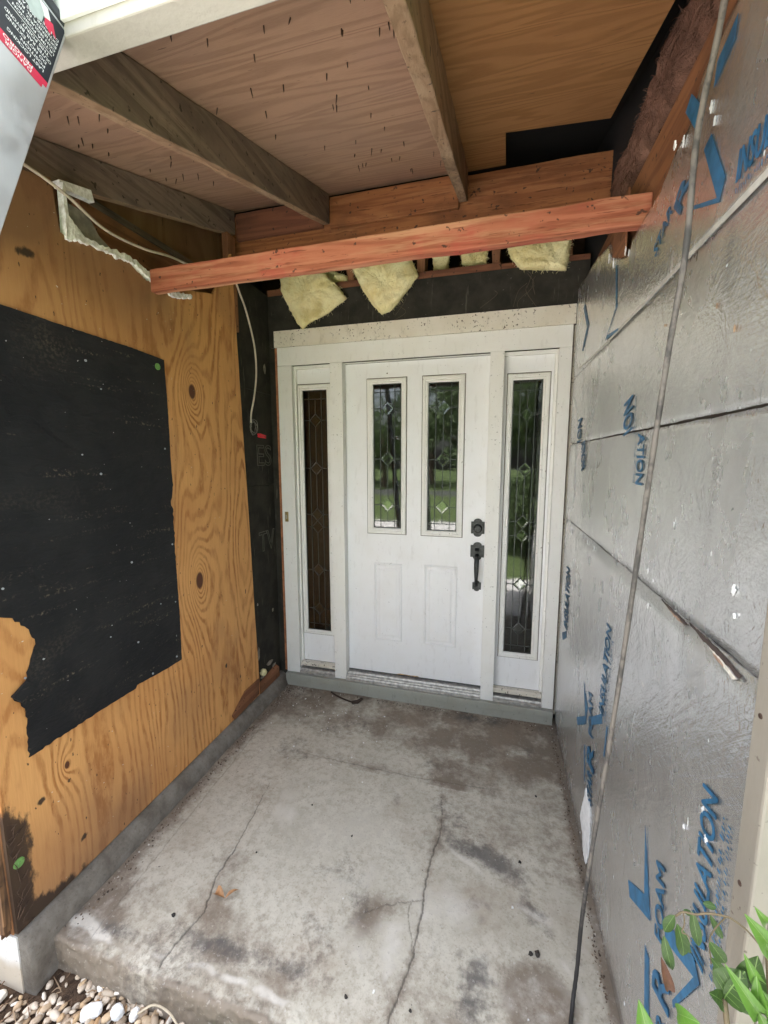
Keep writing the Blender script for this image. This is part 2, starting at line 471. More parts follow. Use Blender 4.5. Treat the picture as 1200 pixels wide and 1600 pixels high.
# aluminium threshold / ladder
m = M('brushed aluminium')
n1 = m.noise(m.pos((1, 1, 1)), 14, 5, 0.65); n2 = m.noise(m.pos((60, 60, 4)), 4, 2, 0.6)
m.p(col=m.mix(n1, (0.50,0.52,0.54), (0.66,0.67,0.68)), metal=0.85, rough=m.map(n1, 0.3, 0.7, 0.42, 0.6)); m.bump(m.math('ADD', n1, m.math('MULTIPLY', n2, 0.5)), 0.08, 0.003)
MAT['alu'] = m.mat
MAT['threshold'] = plain('dull threshold metal', (0.46,0.44,0.41), 0.5, 0.6, var=0.3, scale=40)

# foil
m = M('aluminium foil facing')
n1 = m.noise(m.pos(), 3.2, 5, 0.6); n2 = m.noise(m.pos((1, 1, 1)), 85, 3, 0.6); n3 = m.noise(m.pos((1, 0.5, 7)), 26, 4, 0.7, 1.2)
c = m.mix(m.map(n1, 0.3, 0.7), (0.76,0.76,0.765), (0.85,0.85,0.85))
scr = m.noise(m.pos((1, 9, 0.9)), 20, 3, 0.6, 0.5)
msk = m.noise(m.pos(), 3.1, 3)
c = m.mix(m.math('MULTIPLY', m.map(scr, 0.73, 0.77), m.map(msk, 0.45, 0.65)), c, (0.80,0.79,0.77))
spd = m.noise(m.pos((1, 1, 0.8)), 95, 2, 0.5)
dirt = m.map(spd, 0.75, 0.78, 0, 0.8)
c = m.mix(dirt, c, (0.07,0.05,0.04))
wsp = m.noise(m.pos((1, 1.5, 0.7)), 33, 2, 0.4)
wh = m.map(wsp, 0.755, 0.775)
c = m.mix(wh, c, (0.85,0.85,0.84))
dust = m.noise(m.pos((1, 1.2, 0.7)), 6, 5, 0.65)
c = m.mix(m.map(dust, 0.5, 0.8, 0, 0.28), c, (0.46,0.43,0.39))
m.p(col=c, metal=m.math('SUBTRACT', 0.88, m.math('MULTIPLY', m.math('ADD', dirt, wh), 0.8)), rough=m.map(dust, 0.35, 0.75, 0.18, 0.34))
n4 = m.noise(m.pos(), 170, 3, 0.7)
rotv = m.nt.nodes.new('ShaderNodeVectorRotate'); rotv.inputs['Axis'].default_value = (1,0,0); rotv.inputs['Angle'].default_value = 0.75; m.nt.links.new(m._pos, rotv.inputs['Vector'])
strv = m.nt.nodes.new('ShaderNodeVectorMath'); strv.operation = 'MULTIPLY'; m.nt.links.new(rotv.outputs[0], strv.inputs[0]); strv.inputs[1].default_value = (1, 2.2, 26)
n7 = m.noise(strv.outputs[0], 2.2, 4, 0.65, 0.6)
m.bump(m.math('ADD', m.math('ADD', m.math('MULTIPLY', n1, 0.9), m.math('MULTIPLY', n2, 0.12)), m.math('ADD', m.math('MULTIPLY', n3, 0.12), m.math('ADD', m.math('MULTIPLY', n4, 0.10), m.math('ADD', m.math('MULTIPLY', n7, 0.30), m.math('MULTIPLY', m.math('ABSOLUTE', m.math('SUBTRACT', m.noise(m.pos((1,1,0.8)), 15, 3, 0.6, 0.6), 0.5)), -1.1))))), 0.48, 0.010)
MAT['foil'] = m.mat

# insulation
def wool(name, light, dark, stain):
    m = M(name)
    n1 = m.noise(m.pos(), 11, 5, 0.65); n2 = m.noise(m.pos(), 95, 4, 0.7, 1.0); n3 = m.noise(m.pos(), 5, 3)
    c = m.mix(m.map(n1, 0.3, 0.7), light, dark)
    c = m.mix(m.map(n3, 0.56, 0.72, 0, 0.6), c, stain)
    c = m.mix(m.map(n2, 0.62, 0.75, 0, 0.35), c, tuple(a*0.55 for a in dark))
    m.p(col=c, rough=1.0, spec=0.05)
    m.bump(m.math('ADD', n1, m.math('MULTIPLY', n2, 0.6)), 0.7, 0.02)
    return m.mat
MAT['yellow_wool'] = wool('yellow glass wool', (0.93,0.86,0.54), (0.82,0.70,0.34), (0.55,0.43,0.16))
MAT['pink_wool'] = wool('dirty pink glass wool', (0.19,0.105,0.075), (0.10,0.055,0.04), (0.05,0.032,0.026))

# glass
m = M('leaded glass')
gn = m.noise(m.pos((1, 1, 1)), 9, 2)
m.p(col=(0.80,0.84,0.82), rough=0.03, trans=1.0, ior=1.52); m.bump(gn, 0.05, 0.004)
MAT['glass'] = m.mat

# concrete
m = M('porch concrete')
sR, sG, sB, sA = m.attr('stain')
n1 = m.noise(m.pos(), 4.0, 6, 0.65); n2 = m.noise(m.pos(), 120, 4, 0.7); n3 = m.noise(m.pos(), 30, 7, 0.72)
c = m.mix(m.map(n1, 0.3, 0.7), (0.465,0.428,0.345), (0.565,0.525,0.435))
c = m.mix(m.map(n3, 0.40, 0.68, 0, 0.6), c, (0.32,0.28,0.215))
fine = m.math('MULTIPLY', m.math('SUBTRACT', n3, 0.5), 1.0)
brown = m.map(m.math('ADD', sR, m.math('MULTIPLY', fine, 0.8)), 0.12, 0.85)
c = m.mix(m.math('MULTIPLY', brown, 0.85), c, (0.165,0.125,0.09))
white = m.map(m.math('ADD', sG, m.math('MULTIPLY', fine, 1.1)), 0.25, 0.85)
c = m.mix(m.math('MULTIPLY', white, 0.8), c, (0.64,0.60,0.525))
dark = m.map(m.math('ADD', sB, m.math('MULTIPLY', fine, 1.1)), 0.2, 0.85)
c = m.mix(m.math('MULTIPLY', dark, 0.8), c, (0.085,0.078,0.075))
sp = m.noise(m.pos(), 55, 2, 0.5)
c = m.mix(m.map(sp, 0.74, 0.76, 0, 0.7), c, (0.06,0.05,0.045))
c = m.mix(m.map(n2, 0.55, 0.72, 0, 0.42), c, (0.17,0.15,0.128))
n5 = m.noise(m.pos(), 75, 3, 0.7)
c = m.mix(m.map(n5, 0.58, 0.70, 0, 0.3), c, (0.66,0.62,0.55))
n6 = m.noise(m.pos(), 2.3, 5, 0.68)
c = m.mix(m.map(n6, 0.50, 0.68, 0, 0.36), c, (0.29,0.22,0.155))
c = m.mix(sA, c, (0.045,0.038,0.032))
m.p(col=c, rough=m.map(n1, 0.3, 0.7, 0.55, 0.8), spec=0.3)
m.bump(m.math('ADD', m.math('MULTIPLY', n3, 0.6), m.math('MULTIPLY', n2, 0.3)), 0.25, 0.004)
MAT['concrete'] = m.mat
m = M('curb concrete')
n1 = m.noise(m.pos(), 9, 6, 0.7); n2 = m.noise(m.pos(), 90, 4, 0.7)
c = m.mix(m.map(n1, 0.3, 0.7), (0.125,0.105,0.083), (0.24,0.215,0.18))
c = m.mix(m.map(n2, 0.55, 0.72, 0, 0.6), c, (0.09,0.075,0.06))
m.p(col=c, rough=0.85, spec=0.2); m.bump(m.math('ADD', n1, m.math('MULTIPLY', n2, 0.5)), 0.5, 0.008)
MAT['curb'] = m.mat
m = M('whitewashed foundation')
n1 = m.noise(m.pos(), 12, 6, 0.7); n2 = m.noise(m.pos(), 80, 3, 0.6)
zz = m.sep(m.pos())[2]
c = m.mix(m.map(n2, 0.6, 0.72, 0, 0.6), (0.66,0.645,0.61), (0.25,0.23,0.2))
c = m.mix(m.map(m.math('ADD', zz, m.math('MULTIPLY', n1, 0.06)), -0.02, 0.03, 0.7, 0.0), c, (0.40,0.31,0.20))
m.p(col=c, rough=0.8); m.bump(n1, 0.4, 0.006)
MAT['foundation'] = m.mat

# ground
m = M('dark mulch soil')
n1 = m.noise(m.pos((1, 1, 1)), 30, 6, 0.7); n2 = m.noise(m.pos((5, 1, 1)), 40, 3, 0.6)
c = m.mix(m.map(n1, 0.3, 0.7), (0.035,0.024,0.018), (0.13,0.085,0.055)); c = m.mix(m.map(n2, 0.6, 0.75, 0, 0.7), c, (0.22,0.15,0.09))
m.p(col=c, rough=0.95, spec=0.1); m.bump(m.math('ADD', n1, n2), 0.8, 0.02)
MAT['soil'] = m.mat
m = M('lawn')
n1 = m.noise(m.pos(), 0.5, 5, 0.6); n2 = m.noise(m.pos(), 40, 3, 0.6)
c = m.mix(m.map(n1, 0.3, 0.7), (0.075,0.11,0.035), (0.12,0.155,0.06)); c = m.mix(n2, c, (0.055,0.08,0.03))
m.p(col=c, rough=0.9, spec=0.1); m.bump(n2, 0.6, 0.03)
MAT['lawn'] = m.mat
MAT['bounce_paving'] = plain('pale path concrete', (0.47,0.455,0.44), 0.8, scale=4)
m = M('river gravel')
ri = m.island()
c = m.ramp(ri, [(0.0,(0.42,0.34,0.25)), (0.2,(0.60,0.53,0.43)), (0.38,(0.36,0.215,0.10)), (0.5,(0.68,0.62,0.53)), (0.64,(0.46,0.31,0.165)), (0.78,(0.22,0.175,0.135)), (0.9,(0.55,0.40,0.24)), (1.0,(0.78,0.74,0.66))])
n1 = m.noise(m.pos(), 60, 4, 0.6)
c = m.mix(m.map(n1, 0.45, 0.75, 0, 0.4), c, (0.22,0.16,0.11))
m.p(col=c, rough=0.65, spec=0.35); m.bump(n1, 0.2, 0.004)
MAT['gravel'] = m.mat

def leaf_mat(name, a, b, rough=0.4):
    m = M(name)
    n1 = m.noise(m.pos(), 60, 3, 0.6); ri = m.island()
    c = m.mix(m.math('ADD', m.math('MULTIPLY', n1, 0.5), m.math('MULTIPLY', ri, 0.5)), a, b)
    m.p(col=c, rough=rough, spec=0.4)
    t = m.nt.nodes.new('ShaderNodeBsdfTranslucent'); m.set(t.inputs[0], c)
    mx = m.nt.nodes.new('ShaderNodeMixShader'); mx.inputs[0].default_value = 0.35
    m.nt.links.new(m.b.outputs[0], mx.inputs[1]); m.nt.links.new(t.outputs[0], mx.inputs[2]); m.nt.links.new(mx.outputs[0], m.out.inputs[0])
    return m.mat
MAT['leaf_bright'] = leaf_mat('bright glossy leaf', (0.07,0.17,0.02), (0.13,0.26,0.045), 0.35)
MAT['leaf_dark'] = leaf_mat('dark vine leaf', (0.035,0.075,0.018), (0.07,0.13,0.035), 0.45)
MAT['vein'] = leaf_mat('pale leaf vein', (0.16,0.27,0.07), (0.22,0.34,0.11), 0.45)
MAT['tree_leaf'] = leaf_mat('tree foliage', (0.065,0.105,0.04), (0.13,0.175,0.075), 0.6)
MAT['bark'] = plain('bark', (0.10,0.075,0.055), 0.9, var=0.4)
MAT['stem'] = plain('thin brown stem', (0.12,0.09,0.05), 0.7)
MAT['dry_leaf'] = plain('dry brown leaf', (0.085,0.035,0.018), 0.7, var=0.35, scale=60)
MAT['grass'] = leaf_mat('grass blade', (0.08,0.17,0.03), (0.16,0.26,0.06), 0.5)

# ------------------------------------------------------------------ text helper
def text_bm(s, origin, udir, vdir, height, length=None, shear=0.0, bold=0.0, outline=0.0, spacing=1.0, weight=0.0):
    """text as thin mesh: origin = baseline start, udir reading direction, vdir cap direction (unit vectors)"""
    cu = bpy.data.curves.new('txt', 'FONT')
    cu.body = s; cu.size = 1.0; cu.shear = shear; cu.space_character = spacing
    cu.offset = bold
    cu.resolution_u = 3
    if outline: cu.fill_mode = 'NONE' if hasattr(cu, 'fill_mode') else cu.fill_mode; cu.bevel_depth = outline; cu.bevel_resolution = 0
    else: cu.extrude = 0.0
    ob = bpy.data.objects.new('txt', cu); COL.objects.link(ob)
    dg = bpy.context.evaluated_depsgraph_get()
    me = bpy.data.meshes.new_from_object(ob.evaluated_get(dg))
    bm = bmesh.new()
    bm.from_mesh(me)
    if weight:
        base = [v for v in bm.verts]; geo = list(bm.verts)+list(bm.edges)+list(bm.faces)
        for k, (dx, dy) in enumerate(((1,0),(-1,0),(0.5,0.8),(-0.5,-0.8),(0,0.8))):
            r_ = bmesh.ops.duplicate(bm, geom=geo)
            for v in [e for e in r_['geom'] if isinstance(e, bmesh.types.BMVert)]: v.co += Vector((dx*weight, dy*weight*0.5, 0.004*(k+1)))
    bpy.data.objects.remove(ob); bpy.data.curves.remove(cu); bpy.data.meshes.remove(me)
    xs = [v.co.x for v in bm.verts]; 
    x0, x1 = min(xs), max(xs)
    sy = height / 0.70
    sx = (length / (x1 - x0)) if length else sy
    o = Vector(origin); u = Vector(udir); v_ = Vector(vdir); n = u.cross(v_)
    for v in bm.verts:
        v.co = o + u * ((v.co.x - x0) * sx) + v_ * (v.co.y * sy) + n * (v.co.z * sy)
    return bm

# ==================================================================== SETTING
# ground far around (lawn), driveway and an added light-bouncing slab in front, soil bed by the porch
bm = BM(); box(bm, (-60, -70, -0.60), (60, 40, -0.21)); g = obj('ground', bm, MAT['lawn']); tag(g, 'green mown lawn in front of the house', 'ground', kind='structure')
bm = BM(); box(bm, (-8, -9.0, -0.206), (0.35, -3.3, -0.185)); g = obj('driveway', bm, MAT['bounce_paving']); tag(g, 'pale concrete driveway before the house', 'driveway', kind='structure')
bm = BM(); box(bm, (0.0, -3.4, -0.206), (1.7, -1.68, -0.118)); g = obj('bounce_paving', bm, MAT['bounce_paving']); tag(g, 'pale concrete slab added before the porch to bounce light up', 'bounce_paving', kind='structure')  # added pale slab, bounces daylight up to the porch ceiling
bm = BM(); box(bm, (-40, -20.5, -0.206), (40, -17.5, -0.19)); g = obj('road', bm, plain('asphalt road', (0.06,0.06,0.06), 0.85)); tag(g, 'asphalt road beyond the lawn', 'road', kind='structure')
xs = np.linspace(-4.0, 4.0, 161); ys = np.linspace(-3.4, -1.45, 60)
X, Y = np.meshgrid(xs, ys, indexing='ij')
Z = -0.145 + 0.03*(fbm(X, Y, 6, 4)-0.5) + 0.02*sstep(-1.9, -1.6, Y) - 0.06*sstep(-3.0, -3.4, Y)
Z = np.where(X > -0.1, Z - 0.02, Z)
g = obj('soil', grid_mesh(X, Y, Z), MAT['soil'], smooth=True); tag(g, 'dark mulch soil bed along the porch edge', 'soil', kind='structure')

# ---------------------------------------------------------------- porch floor slab
xs = np.arange(-0.905, 0.96, 0.0034)
ymain = np.arange(0.06, -1.622, -0.0034)
ang = np.linspace(0, math.pi/2, 9)[1:]
yy = list(ymain) + [ymain[-1] - 0.013*math.sin(a) for a in ang]
zz = [0.0]*len(ymain) + [-0.013*(1-math.cos(a)) for a in ang]
zd = np.arange(-0.02, -0.24, -0.008)
yy += [yy[-1]]*len(zd); zz += list(zd)
X, Y = np.meshgrid(xs, np.array(yy), indexing='ij'); Z = np.broadcast_to(np.array(zz), X.shape).copy()
edge = sstep(-1.54, -1.62, Y)
Y = Y + edge*(0.008*(fbm(X, Z*2, 6, 3)-0.5)*2 + 0.007*(fbm(X, Z*1.0, 40, 4)-0.5)*2)
Z = Z + edge*(-0.009)*np.clip(fbm(X, Y, 26, 4, 3)-0.42, 0, 1)*2
wx = X + 0.02*(fbm(X, Y, 18, 4, 5)-0.5); wy = Y + 0.02*(fbm(X, Y, 18, 4, 8)-0.5)
crL = [(-0.54,-0.85),(-0.517,-1.009),(-0.493,-1.209),(-0.494,-1.316),(-0.471,-1.382),(-0.452,-1.432),(-0.467,-1.478),(-0.474,-1.50),(-0.482,-1.549),(-0.485,-1.6)]
crR = [(0.29,-0.72),(0.306,-0.821),(0.309,-0.918),(0.293,-0.997),(0.287,-1.08),(0.283,-1.167),(0.288,-1.243),(0.283,-1.324),(0.281,-1.37),(0.269,-1.432),(0.256,-1.483),(0.245,-1.536),(0.24,-1.61)]
br1 = [(0.279,-1.191),(0.227,-1.214),(0.152,-1.247),(0.093,-1.285)]
br2 = [(0.248,-1.201),(0.239,-1.245),(0.266,-1.319),(0.281,-1.37)]
cj = 0.012
cx_ = X + cj*(fbm(X, Y, 45, 3, 2)-0.5); cy_ = Y + cj*(fbm(X, Y, 45, 3, 7)-0.5)
wl = 0.0022*sstep(-0.8, -1.25, Y)+0.0008
wv = 0.6+0.8*fbm(X, Y, 30, 2, 13)
crack = 0.7*(1-sstep(0.45, 1.25, polydist(cx_, cy_, crL)/(wl*wv)))
crack = np.maximum(crack, 0.72*(1-sstep(0.45, 1.25, polydist(cx_, cy_, crR)/((0.0026*sstep(-0.7,-1.1,Y)+0.0008)*wv))))
crack = np.maximum(crack, 0.5*(1-sstep(0.4, 1.2, polydist(cx_, cy_, br1)/(0.0022*wv))))
crack = np.maximum(crack, 0.5*(1-sstep(0.4, 1.2, polydist(cx_, cy_, br2)/(0.0020*wv))))
joint = [(-0.46,-0.62),(-0.084,-0.629),(0.151,-0.632),(0.50,-0.611)]
jd = polydist(cx_, cy_, joint)
crack = np.maximum(crack, 0.35*(1-sstep(0.3, 1.3, jd/0.0032)))
lj = [(-0.845,0.0),(-0.80,-0.8),(-0.775,-1.4),(-0.77,-1.6)]
crack = np.maximum(crack, 0.30*(1-sstep(0.3, 1.3, polydist(cx_, cy_, lj)/0.003)))
N1 = fbm(X, Y, 3.1, 5, 21); N2 = fbm(X, Y, 9, 5, 31); N3 = fbm(X, Y, 24, 4, 41)
brown = np.zeros_like(X)
brown += 0.72*sstep(-0.64, -0.22, wy+0.10*(N2-0.5)) * (0.10+1.5*N2)
brown += 0.55*sstep(-0.60, -0.63, wy)*0
brown += 0.5*np.exp(-(jd/0.05)**2)*N2*1.5*(Y > -0.66)
brown += 0.85*np.exp(-((wx+0.885)/0.075)**2)*(0.4+N2)
brown += 1.0*np.exp(-((wx-0.875)/0.030)**2)
brown += 1.0*np.exp(-(np.clip(polydist(cx_, cy_, crR)-0.0, 0, 1)/0.02)**2)*0.35
brown += 0.65*blob(wx, wy, 0.13, -1.26, 0.10, 0.055, 0.5) + 0.5*blob(wx, wy, 0.10, -1.33, 0.05, 0.06)
brown += 0.75*blob(wx, wy, 0.655, -1.37, 0.115, 0.10, 0, 2.5)
brown += 0.5*blob(wx, wy, -0.47, -1.26, 0.09, 0.10) + 0.45*blob(wx, wy, -0.40, -1.42, 0.10, 0.05)
brown += 0.95*sstep(-1.30, -1.56, wy+0.16*(N1-0.5))*(0.15+1.3*np.clip(N2-0.28, 0, 1))
brown += 0.34*sstep(0.50, 0.70, N1)*(0.3+1.4*N2)
brown += 0.55*sstep(0.0, 0.12, -1.60-Y+0.02)*0
front = sstep(-1.61, -1.63, Y)
brown += 0.55*front*(0.5+N2)
white = np.zeros_like(X)
for k, (cx0, cy0, r0, wd, a) in enumerate([(0.60,-1.36,0.25,0.026,0.55),(0.55,-1.42,0.34,0.03,0.45),(0.63,-1.37,0.15,0.02,0.35)]):
    d = np.hypot((wx-cx0)*1.0, (wy-cy0)*1.25) + 0.22*(N1-0.5) + 0.08*(N2-0.5)
    white += a*np.exp(-((d-r0)/wd)**2)*np.clip(3.2*(N2-0.36), 0, 1.3)*(wy > -1.62)
white += 0.8*blob(wx, wy, 0.42, -1.0, 0.11, 0.018, -0.5)
white += 0.75*np.exp(-((wy+1.585+0.05*(N1-0.5)*2)/0.014)**2)*sstep(0.3, 0.6, N2)
white += 0.45*sstep(0.56, 0.75, fbm(X, Y, 5, 5, 77))*sstep(-0.7, -0.95, Y)
white += 0.35*blob(wx, wy, 0.02, -0.95, 0.22, 0.13) + 0.3*blob(wx, wy, -0.25, -1.1, 0.25, 0.2)
dark = np.zeros_like(X)
dark += 0.8*blob(wx, wy, 0.46, -0.955, 0.16, 0.045, -0.15) + 0.55*blob(wx, wy, 0.60, -1.02, 0.10, 0.05, -0.6)
for (cx0, cy0, r0, wd, a) in [(0.62,-1.37,0.275,0.03,0.75),(0.64,-1.36,0.19,0.022,0.55)]:
    d = np.hypot((wx-cx0), (wy-cy0)*1.25) + 0.20*(N1-0.5) + 0.06*(N3-0.5)
    dark += a*np.exp(-((d-r0)/(wd*1.3))**2)*np.clip(2.6*(N2-0.36), 0, 1.2)*sstep(0.1, 0.5, wx)
dark += 0.85*blob(wx, wy, 0.49, -1.39, 0.065, 0.09)*(0.2+1.5*N3)
dark += 0.65*blob(wx, wy, -0.10, -1.50, 0.16, 0.03)*(0.2+1.4*N3) + 0.6*blob(wx, wy, -0.40, -1.50, 0.10, 0.025)*(0.2+1.4*N3)
dark += 0.55*blob(wx, wy, -0.68, -1.56, 0.10, 0.025)
dark += 0.40*sstep(-0.3, -0.05, wy)*N2*1.3
dark += 0.5*sstep(0.60, 0.76, fbm(X, Y, 4, 5, 99))*0.8
dark += 0.45*np.exp(-((wx+0.90)/0.03)**2)
st = np.stack([np.clip(brown,0,1.2), np.clip(white,0,1.2), np.clip(dark,0,1.2), np.clip(crack,0,1)], -1)
Z = Z - crack*0.004 + 0.0025*(fbm(X, Y, 5, 4, 3)-0.5)*(Y > -1.61)
fl = obj('porch_floor', grid_mesh(X, Y, Z), MAT['concrete'], smooth=True)
color_attr(fl, 'stain', st.reshape(-1, 4))
tag(fl, 'cracked and stained grey concrete porch slab', 'floor', kind='structure')

# foundation curb under the plywood wall
ysg = np.linspace(-1.70, 0.02, 90)
prof = [(-1.30,0.082),(-0.955,0.082),(-0.935,0.080),(-0.915,0.066),(-0.898,0.040),(-0.886,0.008),(-0.884,-0.24)]
bm = BM(); rows = []
for y in ysg:
    rows.append([bm.verts.new((px + (0.006*(float(fbm(np.array([y]), np.array([k*1.3]), 9, 3)[0])-0.5)*2 if 1 < k < 6 else 0), y, pz)) for k, (px, pz) in enumerate(prof)])
for a, b in zip(rows, rows[1:]):
    for k in range(len(prof)-1): bm.faces.new((a[k], a[k+1], b[k+1], b[k]))
bm.faces.new(list(reversed(rows[0])) + [bm.verts.new((-1.30,-1.70,-0.24))])
t = thing('foundation_curb', 'rough grey concrete curb along the foot of the plywood wall', 'curb', (-0.91, -0.85, 0))
obj('curb', bm, MAT['curb'], t, smooth=True)
bm = BM(); prism(bm, [(-3.8,-0.25),(-0.934,-0.25),(-0.932,0.076),(-3.8,0.078)], -1.704, -1.69, 'y')
obj('end_face', bm, MAT['foundation'], t, label='white painted end face of the foundation')

# ---------------------------------------------------------------- house body (dark shell so no light leaks in)
def house_box(name, lo, hi, mat, label, cat='wall'):
    bm = BM(); box(bm, lo, hi); o = obj(name, bm, mat); tag(o, label, cat); return o
t = thing('house_wall', 'cream lap siding front wall right of the porch corner', 'wall', (2.4, -1.75, 0))
bm = BM(); box(bm, (0.99, -1.79, -0.25), (4.5, 0.6, 2.40)); obj('wall_core', bm, MAT['siding'], t)
bm = BM()
for k in range(14):
    z0 = -0.1 + k*0.178
    hexa(bm, [(1.0,-1.815,z0),(4.5,-1.815,z0),(4.5,-1.791,z0),(1.0,-1.791,z0),(1.0,-1.797,z0+0.18),(4.5,-1.797,z0+0.18),(4.5,-1.791,z0+0.18),(1.0,-1.791,z0+0.18)])
obj('siding', bm, MAT['siding'], t)
t = thing('house_wall', 'plywood clad front wall left of the porch, beside the ladder', 'wall', (-2.4, -1.65, 0))
bm = BM(); box(bm, (-4.5, -1.685, 0.076), (-1.30, 0.6, 2.30)); obj('wall_core', bm, MAT['ply_side'], t)

# hallway behind the door: open-fronted dark box
t = thing('hallway', 'dim brown hallway behind the leaded glass', 'room', (0, 1.5, 0.1))
bm = BM()
box(bm, (-1.0, 0.14, -0.1), (1.0, 3.0, 0.06)); box(bm, (-1.0, 0.14, 2.5), (1.0, 3.0, 2.6))
box(bm, (-1.1, 0.14, -0.1), (-1.0, 3.0, 2.6)); box(bm, (1.0, 0.14, -0.1), (1.1, 3.0, 2.6)); box(bm, (-1.1, 3.0, -0.1), (1.1, 3.1, 2.6))
obj('room_shell', bm, MAT['interior'], t)

# ---------------------------------------------------------------- left plywood wall
def ztop_torn(y):
    px = [-1.705,-1.335,-1.325,-1.30,-1.273,-1.22,-1.18,-1.142,-1.09,-1.033,-1.00,-0.957,-0.90,-0.84,-0.78,-0.726,-0.715,-0.5,-0.30]
    pz = [2.365,2.487,2.33,2.322,2.338,2.350,2.343,2.352,2.360,2.352,2.335,2.318,2.322,2.318,2.335,2.352,2.365,2.42,2.70]
    return np.interp(y, px, pz) + np.where((y > -1.325) & (y < -0.726), 0.014*(fbm(y, y*0+3, 60, 3)-0.5), 0)
ts = np.linspace(0, 1, 330); zs = np.linspace(0, 1, 420)
Tm, Zm = np.meshgrid(ts, zs, indexing='ij')
Yb = -1.70 + Tm*(1.70-0.31)
Zt = ztop_torn(Yb)
Zw = 0.086 + Zm*(Zt-0.086)
yr = -0.307 - 0.036*(Zw-0.19)
Yw = -1.70 + Tm*(1.70+yr)
ragged = 0.004*(fbm(Zw, Zw*0+1, 9, 4)-0.5)*sstep(0.97, 1.0, Tm)
Yw = Yw + ragged
Xw = -0.93 + 0.004*(fbm(Yw, Zw, 1.5, 2)-0.5)
H = 0.62*fbm(Yw*2.3, Zw*0.50, 1.0, 2, 4) + 0.16*fbm(Yw*7, Zw*1.3, 1.0, 2, 9) + 0.55*Yw
knots = [(-0.764,1.905,0.023,0.036),(-0.790,0.980,0.026,0.044),(-1.50,0.52,0.009,0.014)]
core = np.zeros_like(H)
for (ky, kz, ry, rz) in knots:
    e = ((Yw-ky)/ry)**2 + ((Zw-kz)/rz)**2
    amp = 0.46 if ry > 0.015 else 0.16
    H = H + amp*np.exp(-np.sqrt(((Yw-ky)/(ry*3.6))**2 + ((Zw-kz)/(rz*4.4))**2 + 0.02)*1.2)
    core = np.maximum(core, np.exp(-e*0.8))
rotm = 0.95*np.exp(-((Yw+1.70)/0.075)**2)*sstep(0.62, 0.40, Zw) + 0.6*sstep(0.17, 0.09, Zw)*sstep(-1.2, -1.6, Yw)
rotm += 0.75*blob(Yw, Zw, -1.46, 2.216, 0.045, 0.022, 0.3)
rotm += 0.6*blob(Yw, Zw, -1.47, 0.205, 0.02, 0.016, 0.8) + 0.7*blob(Yw, Zw, -1.59, 0.46, 0.018, 0.015)
rotm += 0.8*blob(Yw, Zw, -0.41, 0.80, 0.008, 0.025) + 0.8*blob(Yw, Zw, -0.62, 0.44, 0.012, 0.02) + 0.7*blob(Yw, Zw, -0.50, 0.31, 0.01, 0.02)
wea = 1.0*sstep(1.85, 2.40, Zw)*sstep(-0.55, -1.15, Yw)*(0.5+0.9*fbm(Yw, Zw, 3, 3, 8)) + 0.75*sstep(0.5, 0.12, Zw)*sstep(-0.9, -1.55, Yw)*(0.4+fbm(Yw, Zw, 4, 4, 3)) + 0.35*sstep(0.55, 0.8, fbm(Yw*2, Zw, 2, 4, 6))
pw = thing('plywood_wall', 'orange brown plywood wall with swirling grain and two knots, left of the door', 'wall', (-0.94, -1.0, 0.08))
o = obj('sheathing', grid_mesh(Xw, Yw, Zw), MAT['ply_wall'], pw)
color_attr(o, 'grain', np.stack([H, core, np.clip(rotm,0,1), np.clip(wea,0,1)], -1).reshape(-1, 4))
sol = o.modifiers.new('thick', 'SOLIDIFY'); sol.thickness = 0.014; sol.offset = -1
# make certain that the thickness goes away from the porch
o.data.update()
if o.data.polygons[100].normal.x < 0:
    o.data.flip_normals()
# little chipped veneer near the bottom right
bm = BM(); prism(bm, [(-0.60,0.125),(-0.47,0.20),(-0.32,0.20),(-0.325,0.10),(-0.58,0.088)], -0.9285, -0.922, 'x')
obj('veneer_chip', bm, MAT['side_board'], pw, label='darker reddish split veneer at the bottom corner')

# framing behind (dark shell left)
t = thing('wall_cavity', 'dark framing cavity behind the plywood wall', 'wall', (-1.2, -0.8, 0.1))
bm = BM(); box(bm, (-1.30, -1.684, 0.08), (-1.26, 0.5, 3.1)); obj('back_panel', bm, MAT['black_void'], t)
t = thing('top_plate_board', 'reddish brown board inside the torn opening above the plywood', 'board', (-1.05, -0.85, 2.48))
bm = BM(); box(bm, (-1.09, -1.16, 2.425), (-1.05, -0.35, 2.555)); obj('board', bm, MAT['side_board'], t, 0.002)
bm = BM(); hexa(bm, [(-1.055,-1.16,2.553),(-1.045,-1.16,2.553),(-1.045,-0.45,2.565),(-1.055,-0.45,2.565),(-1.10,-1.16,2.585),(-1.06,-1.16,2.59),(-1.06,-0.45,2.60),(-1.10,-0.45,2.595)]); obj('ledge_strip', bm, MAT['grey_rafter'], t)
t = thing('inner_panel', 'brown plywood panel seen behind the torn opening under the end rafter', 'panel', (-1.12, -0.7, 2.6))
bm = BM(); prism(bm, [(-1.3,2.40),(-0.20,2.40),(-0.20,2.90),(-0.40,2.86),(-1.15,2.64),(-1.3,2.60)], -1.13, -1.115, 'x'); obj('panel', bm, MAT['ply_side'], t)
t = thing('corner_stud', 'short brown stud at the top of the plywood below the beam', 'stud', (-0.95, -0.36, 2.6))
bm = BM(); box(bm, (-0.985, -0.40, 2.30), (-0.948, -0.33, 2.80)); obj('stud', bm, MAT['stud'], t, 0.002)

